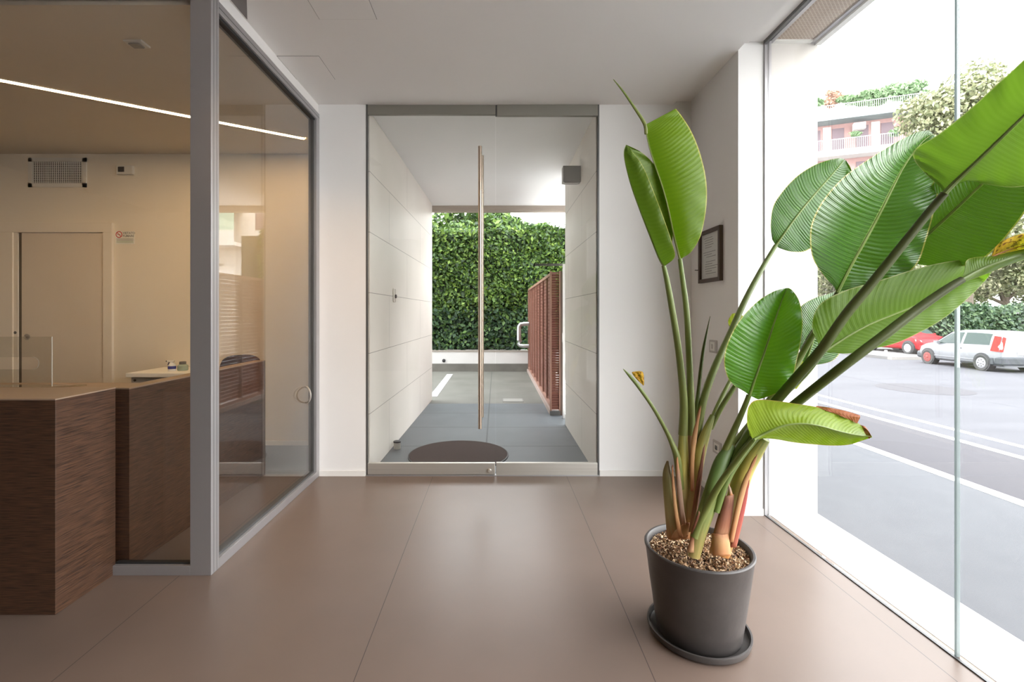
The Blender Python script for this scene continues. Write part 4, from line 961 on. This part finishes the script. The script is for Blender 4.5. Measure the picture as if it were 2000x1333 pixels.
# --- leaf B: folded leaf left of it
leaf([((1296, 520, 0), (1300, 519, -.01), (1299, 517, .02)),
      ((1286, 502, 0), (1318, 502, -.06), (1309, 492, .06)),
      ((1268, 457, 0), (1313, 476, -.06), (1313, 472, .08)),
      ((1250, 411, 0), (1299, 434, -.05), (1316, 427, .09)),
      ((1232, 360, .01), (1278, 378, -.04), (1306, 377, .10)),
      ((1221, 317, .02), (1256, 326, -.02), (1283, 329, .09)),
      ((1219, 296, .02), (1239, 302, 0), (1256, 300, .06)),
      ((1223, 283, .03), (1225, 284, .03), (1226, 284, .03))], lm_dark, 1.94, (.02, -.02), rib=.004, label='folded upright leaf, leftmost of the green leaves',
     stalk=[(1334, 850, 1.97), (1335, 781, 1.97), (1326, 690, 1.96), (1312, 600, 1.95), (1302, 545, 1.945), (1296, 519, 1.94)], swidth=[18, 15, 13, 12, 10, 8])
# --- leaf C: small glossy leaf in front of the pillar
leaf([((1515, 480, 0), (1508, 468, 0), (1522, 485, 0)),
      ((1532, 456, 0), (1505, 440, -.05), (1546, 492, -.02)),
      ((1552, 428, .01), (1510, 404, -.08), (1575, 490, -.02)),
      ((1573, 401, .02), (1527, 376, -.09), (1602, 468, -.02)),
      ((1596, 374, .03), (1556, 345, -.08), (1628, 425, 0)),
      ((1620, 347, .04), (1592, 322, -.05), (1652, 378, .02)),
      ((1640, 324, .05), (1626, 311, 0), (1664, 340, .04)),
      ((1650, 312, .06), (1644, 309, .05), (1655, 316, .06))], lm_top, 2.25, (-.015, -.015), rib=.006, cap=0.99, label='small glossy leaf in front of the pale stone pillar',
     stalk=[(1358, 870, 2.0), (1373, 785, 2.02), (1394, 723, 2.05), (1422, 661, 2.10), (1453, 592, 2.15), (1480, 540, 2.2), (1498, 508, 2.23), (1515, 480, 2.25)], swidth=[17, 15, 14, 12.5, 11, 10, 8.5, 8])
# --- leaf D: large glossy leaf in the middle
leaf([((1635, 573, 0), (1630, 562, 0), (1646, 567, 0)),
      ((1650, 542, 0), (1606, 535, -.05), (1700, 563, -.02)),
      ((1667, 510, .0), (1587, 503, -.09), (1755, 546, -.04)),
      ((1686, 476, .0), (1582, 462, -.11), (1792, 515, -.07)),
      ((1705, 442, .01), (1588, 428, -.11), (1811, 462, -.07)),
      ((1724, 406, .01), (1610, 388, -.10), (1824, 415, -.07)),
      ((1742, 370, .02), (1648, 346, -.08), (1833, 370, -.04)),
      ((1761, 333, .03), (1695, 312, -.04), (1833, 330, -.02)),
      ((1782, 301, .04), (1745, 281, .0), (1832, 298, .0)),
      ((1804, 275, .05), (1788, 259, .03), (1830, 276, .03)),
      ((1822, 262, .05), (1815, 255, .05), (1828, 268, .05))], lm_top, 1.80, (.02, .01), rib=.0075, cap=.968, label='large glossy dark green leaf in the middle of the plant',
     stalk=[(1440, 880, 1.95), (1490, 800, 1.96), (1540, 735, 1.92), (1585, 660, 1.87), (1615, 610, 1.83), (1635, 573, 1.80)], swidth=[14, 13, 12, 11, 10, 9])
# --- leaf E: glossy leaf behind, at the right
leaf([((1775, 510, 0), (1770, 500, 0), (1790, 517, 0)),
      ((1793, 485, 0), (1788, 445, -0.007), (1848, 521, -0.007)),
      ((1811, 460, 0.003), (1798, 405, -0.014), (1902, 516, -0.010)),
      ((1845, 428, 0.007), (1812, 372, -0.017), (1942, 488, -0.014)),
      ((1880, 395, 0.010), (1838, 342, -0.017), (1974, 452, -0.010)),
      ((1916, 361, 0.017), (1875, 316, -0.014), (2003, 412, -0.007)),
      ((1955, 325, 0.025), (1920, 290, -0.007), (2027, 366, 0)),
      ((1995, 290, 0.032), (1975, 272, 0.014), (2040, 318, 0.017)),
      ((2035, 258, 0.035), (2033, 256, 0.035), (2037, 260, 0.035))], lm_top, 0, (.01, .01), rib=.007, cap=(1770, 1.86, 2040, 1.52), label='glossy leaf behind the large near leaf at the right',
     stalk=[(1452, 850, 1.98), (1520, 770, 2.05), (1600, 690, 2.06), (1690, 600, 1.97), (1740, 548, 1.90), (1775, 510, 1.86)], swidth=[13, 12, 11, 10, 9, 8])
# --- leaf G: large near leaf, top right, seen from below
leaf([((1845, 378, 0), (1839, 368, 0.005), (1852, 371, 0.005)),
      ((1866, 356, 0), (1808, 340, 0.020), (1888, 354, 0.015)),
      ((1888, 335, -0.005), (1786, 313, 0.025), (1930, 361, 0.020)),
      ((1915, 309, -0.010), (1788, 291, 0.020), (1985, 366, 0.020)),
      ((1955, 270, -0.020), (1838, 259, 0.010), (2045, 352, 0.015)),
      ((2000, 226, -0.030), (1905, 204, 0), (2092, 312, 0.000)),
      ((2045, 183, -0.040), (1965, 149, -0.015), (2122, 260, -0.020)),
      ((2092, 142, -0.050), (2035, 96, -0.035), (2140, 200, -0.040)),
      ((2138, 104, -0.060), (2135, 101, -0.060), (2140, 106, -0.060))], lm_under, 0, (-.025, -.02), rib=.008, ribmat=stem_dark, cap=(1784, 1.50, 2138, 1.28), label='broad leaf at the upper right edge, seen from its underside',
     stalk=[(1402, 960, 1.90), (1440, 885, 1.89), (1480, 825, 1.88), (1520, 779, 1.82), (1560, 733, 1.74), (1605, 682, 1.63), (1652, 615, 1.59), (1700, 557, 1.56), (1762, 480, 1.52), (1810, 420, 1.49), (1845, 378, 1.463)],
     swidth=[16, 16, 17, 18, 18, 18, 18, 17, 16, 15, 14], smat=stem_dark)
# --- leaf F: large pale underside below it
leaf([((1604, 692, 0), (1598, 672, 0.000), (1614, 688, 0)),
      ((1624, 678, 0), (1586, 638, -0.006), (1655, 691, -0.006)),
      ((1660, 655, 0.003), (1600, 596, -0.009), (1703, 682, -0.009)),
      ((1699, 634, 0.006), (1650, 568, -0.009), (1752, 670, -0.012)),
      ((1740, 617, 0.009), (1712, 550, -0.006), (1800, 648, -0.012)),
      ((1778, 602, 0.012), (1770, 531, -0.003), (1838, 626, -0.009)),
      ((1816, 585, 0.018), (1822, 517, 0.003), (1870, 601, -0.003)),
      ((1852, 565, 0.024), (1868, 509, 0.012), (1897, 577, 0.006)),
      ((1890, 540, 0.030), (1905, 506, 0.024), (1922, 551, 0.018)),
      ((1925, 516, 0.036), (1935, 505, 0.036), (1938, 530, 0.030)),
      ((1946, 505, 0.039), (1947, 504, 0.039), (1948, 506, 0.039))], lm_under, 1.69, (.02, .015), rib=.005, cap=.975, label='long pale green leaf at the right, seen from its underside',
     stalk=[(1420, 905, 1.93), (1470, 840, 1.93), (1525, 775, 1.84), (1570, 733, 1.76), (1604, 692, 1.69)], swidth=[15, 14, 14, 12, 9])
# --- leaf I: rolled leaf on the dark stalk that leaves the picture at the right
leaf([((1878, 547, 0), (1884, 528, .0), (1886, 550, 0)),
      ((1915, 527, 0), (1892, 506, .03), (1925, 536, .02)),
      ((1955, 511, -.01), (1945, 499, .03), (1962, 521, .02)),
      ((2000, 497, -.02), (1998, 487, .01), (2005, 506, .01)),
      ((2045, 484, -.08), (2045, 478, -.06), (2048, 491, -.06)),
      ((2090, 470, -.13), (2090, 469, -.13), (2091, 472, -.13))], lm_dark, 1.55, (.01, .01), rib=.006, ribmat=stem_dark, cap=.985, label='rolled leaf on a dark stalk reaching the right edge',
     stalk=[(1398, 1000, 1.86), (1425, 925, 1.86), (1480, 850, 1.86), (1554, 789, 1.79), (1640, 721, 1.64), (1715, 664, 1.60), (1794, 603, 1.58), (1850, 564, 1.56), (1880, 546, 1.55)],
     swidth=[14, 15, 16, 17, 18, 18, 17, 15, 13], smat=stem_dark)
# --- dry orange leaf at the right edge
leaf([((1936, 503, 0), (1936, 500, 0), (1940, 503, 0)),
      ((1960, 492, 0), (1948, 478, -.01), (1968, 498, .01)),
      ((1985, 484, 0), (1975, 463, -.02), (1995, 494, .01)),
      ((2015, 476, 0), (2008, 455, -.02), (2025, 488, .01)),
      ((2050, 468, 0), (2048, 458, -.01), (2056, 474, 0))], lm_dry, 1.58, (.01, .0), rib=.003, cap=0.97, label='orange dried leaf with brown spots at the right edge', ribmat=sheath_o)
# --- leaf K: bright oval leaf
leaf([((1464, 773, 0), (1455, 766, 0), (1481, 781, 0)),
      ((1472, 748, 0), (1427, 747, -.04), (1518, 768, -.01)),
      ((1481, 722, .0), (1415, 716, -.07), (1545, 745, -.03)),
      ((1491, 695, .01), (1417, 684, -.09), (1556, 706, -.04)),
      ((1502, 662, .01), (1430, 650, -.09), (1566, 655, -.04)),
      ((1512, 632, .02), (1450, 619, -.07), (1567, 616, -.02)),
      ((1521, 605, .03), (1480, 589, -.01), (1560, 586, .0)),
      ((1530, 580, .05), (1510, 570, .02), (1549, 569, .03)),
      ((1538, 563, .07), (1534, 563, .06), (1541, 563, .06))], lm_bright, 1.86, (.015, .015), rib=.006, label='bright oval leaf facing the viewer, left of the plant centre',
     stalk=[(1408, 900, 1.90), (1434, 841, 1.89), (1452, 800, 1.87), (1463, 772, 1.86)], swidth=[15, 12, 10, 9])
# --- leaf behind K and F
leaf([((1572, 712, 0), (1564, 700, 0), (1590, 714, 0)),
      ((1585, 675, 0), (1558, 650, -.02), (1628, 704, 0)),
      ((1600, 636, .01), (1560, 606, -.03), (1650, 672, 0)),
      ((1618, 603, .03), (1585, 585, -.01), (1658, 630, .01)),
      ((1640, 574, .05), (1628, 571, .03), (1655, 590, .04)),
      ((1655, 560, .06), (1654, 560, .06), (1656, 561, .06))], lm_top, 2.12, (.01, .01), rib=.005, label='dark leaf half hidden behind the bright oval leaf',
     stalk=[(1432, 870, 1.96), (1480, 810, 2.0), (1530, 755, 2.06), (1555, 730, 2.1), (1572, 712, 2.12)], swidth=[12, 11, 10, 9, 8])
stem([(1500, 800, 1.96), (1555, 713, 1.96), (1572, 680, 1.97), (1588, 650, 1.98), (1625, 600, 2.0)], [12, 12, 11, 10, 8], stem_dark, 'bare_stalk', plant)
# --- small yellow pieces
leaf([((1552, 760, 0), (1550, 757, 0), (1556, 760, 0)), ((1560, 738, 0), (1552, 728, 0), (1572, 738, 0)), ((1568, 715, 0), (1560, 704, 0), (1582, 715, 0)), ((1576, 698, 0), (1575, 697, 0), (1578, 698, 0))],
     lm_yel, 2.2, (.005, .005), rib=0, label='small yellow leaf showing behind the crossing stalks')
leaf([((1450, 672, 0), (1444, 668, 0), (1455, 672, 0)), ((1440, 648, 0), (1428, 645, 0), (1458, 646, 0)), ((1436, 628, 0), (1422, 628, 0), (1456, 625, 0)), ((1436, 612, 0), (1430, 613, 0), (1445, 612, 0))],
     lm_yel, 2.2, (.005, .005), rib=0, label='small yellow leaf behind a stalk, left of the bright oval leaf')
# --- leaf H: drooping lime leaf
leaf([((1473, 859, 0), (1464, 851, 0), (1480, 859, 0)),
      ((1487, 851, 0), (1459, 824, -.02), (1496, 857, .01)),
      ((1508, 841, -.01), (1463, 793, -.03), (1518, 859, .02)),
      ((1536, 831, -.02), (1486, 781, -.02), (1552, 865, .03)),
      ((1568, 828, -.03), (1555, 789, 0), (1592, 869, .03)),
      ((1604, 833, -.04), (1606, 798, .02), (1628, 871, .02)),
      ((1640, 843, -.04), (1646, 812, .03), (1660, 869, .0)),
      ((1672, 850, -.04), (1679, 829, .02), (1685, 861, -.02)),
      ((1703, 853, -.04), (1702, 851, -.04), (1703, 855, -.04))], lm_lime, 1.70, (-.02, -.02), rib=.005, label='drooping lime green leaf with a browned edge, lowest on the right',
     stalk=[(1356, 1050, 1.86), (1380, 994, 1.855), (1410, 940, 1.81), (1446, 892, 1.75), (1473, 859, 1.70)], swidth=[16, 14, 12, 10, 8], smat=stem_green)
leaf([((1594, 795, 0), (1594, 793, 0), (1596, 797, 0)), ((1625, 803, 0), (1622, 797, 0), (1626, 807, 0)), ((1655, 812, 0), (1655, 804, .01), (1656, 819, 0)), ((1680, 816, 0), (1680, 812, .01), (1674, 828, 0))], lm_brown, 1.72, (0, 0), rib=0, na=3, name='dried_edge', label='red brown curled dry leaf edge')
leaf([((1682, 832, 0), (1676, 830, 0), (1684, 836, 0)), ((1694, 840, -.01), (1690, 834, 0), (1690, 848, 0)), ((1702, 852, -.01), (1700, 848, 0), (1698, 858, 0))], lm_brown, 1.665, (0, 0), rib=0, na=3, name='dried_edge', label='dark shrivelled leaf tip')
# --- withered tip at the left
leaf([((1256, 754, 0), (1255, 752, 0), (1258, 752, 0)), ((1252, 745, 0), (1244, 742, 0), (1258, 742, 0)), ((1246, 733, 0), (1236, 732, 0), (1256, 728, 0)), ((1240, 726, 0), (1234, 727, 0), (1248, 725, 0))], lm_dry, 1.93, (.01, .01), rib=0, na=4, name='leaf', label='tiny withered orange leaf at the far left tip',
     stalk=[(1329, 955, 1.95), (1323, 898, 1.94), (1312, 866, 1.94), (1299, 838, 1.94), (1275, 796, 1.93), (1248, 757, 1.93), (1230, 735, 1.93), (1217, 721, 1.93)], swidth=[14, 14, 10, 8, 7, 7, 6, 1])
# --- spear and the pair of thin stalks
stem([(1358, 860, 2.02), (1360, 800, 2.02), (1364, 764, 2.02), (1373, 688, 2.03), (1387, 618, 2.04)], [9, 8, 7, 6, 1], stem_dark, 'rolled_spear', plant)
stem([(1385, 838, 2.03), (1399, 799, 2.05), (1424, 748, 2.1), (1440, 715, 2.15), (1450, 670, 2.2)], [9, 9, 8, 7, 5], stem_green, 'stalk', plant)
stem([(1388, 838, 2.0), (1405, 803, 2.0), (1434, 757, 2.0), (1455, 728, 2.02), (1475, 700, 2.05)], [10, 10, 9, 8, 7], stem_green, 'stalk', plant)
# --- sheaths (base to top)
stem([(1318, 1050, 1.985), (1312, 1005, 1.985), (1306, 960, 1.98), (1303, 925, 1.98), (1304, 901, 1.98)], [30, 26, 21, 17, 4], sheath_l, 'cut_sheath', plant, .8)
stem([(1338, 1050, 1.965), (1336, 1000, 1.965), (1334, 940, 1.965), (1334, 880, 1.965), (1335, 820, 1.97)], [22, 27, 24, 20, 13], sheath_y, 'leaf_sheath', plant, .8)
stem([(1344, 1048, 1.99), (1350, 985, 1.99), (1352, 920, 1.985), (1352, 860, 1.98), (1350, 815, 1.98)], [20, 24, 20, 17, 14], sheath_p, 'leaf_sheath', plant, .8)
stem([(1345, 1048, 1.95), (1350, 990, 1.95), (1359, 925, 1.955), (1372, 866, 1.97), (1392, 812, 2.0)], [16, 22, 24, 21, 10], sheath_y, 'leaf_sheath', plant, .8)
blade([(1352, 960, 1.930), (1352, 900, 1.930), (1357, 850, 1.930), (1368, 795, 1.935)], [7, 8, 9, 2], sheath_o, 'dry_husk')
blade([(1340, 1048, 1.920), (1332, 1000, 1.915), (1326, 945, 1.910), (1322, 895, 1.910)], [9, 9, 9, 3], sheath_p, 'dry_husk')
blade([(1330, 1050, 1.910), (1322, 1012, 1.905), (1316, 960, 1.915), (1313, 910, 1.920)], [8, 7, 6, 2], sheath_o, 'dry_husk')
blade([(1350, 1040, 1.900), (1358, 990, 1.905), (1366, 935, 1.910), (1376, 870, 1.920)], [10, 10, 9, 2], sheath_b, 'dry_husk')
blade([(1328, 1052, 1.915), (1334, 1036, 1.910), (1344, 1022, 1.905)], [36, 28, 6], sheath_o, 'dry_husk')
stem([(1355, 1088, 1.87), (1366, 1040, 1.865), (1380, 996, 1.87), (1396, 945, 1.88), (1412, 900, 1.89), (1430, 870, 1.90)], [24, 29, 32, 32, 30, 12], sheath_g, 'leaf_sheath', plant, .7)
blade([(1350, 1080, 1.850), (1358, 1035, 1.855), (1366, 1000, 1.855)], [16, 12, 2], sheath_b, 'dry_husk')
stem([(1411, 1086, 1.90), (1424, 1035, 1.90), (1434, 985, 1.90), (1452, 925, 1.90), (1474, 885, 1.88), (1494, 858, 1.86)], [26, 34, 36, 34, 30, 20], sheath_y, 'leaf_sheath', plant, .75)
blade([(1398, 1082, 1.845), (1410, 1035, 1.845), (1418, 1000, 1.850), (1424, 968, 1.855)], [26, 30, 26, 18], sheath_b, 'dry_husk')
blade([(1432, 1070, 1.860), (1442, 1020, 1.860), (1452, 975, 1.860), (1462, 940, 1.855)], [12, 16, 14, 3], sheath_r, 'dry_husk')
blade([(1428, 1060, 1.850), (1440, 1000, 1.845), (1456, 940, 1.845), (1478, 890, 1.835)], [8, 11, 11, 2], sheath_o, 'dry_husk')
blade([(1410, 1086, 1.830), (1408, 1060, 1.830), (1406, 1044, 1.835)], [36, 34, 32], sheath_o, 'dry_husk')
blade([(1428, 968, 1.850), (1425, 955, 1.850), (1422, 944, 1.850)], [6, 5, 3], sheath_p, 'dry_husk')
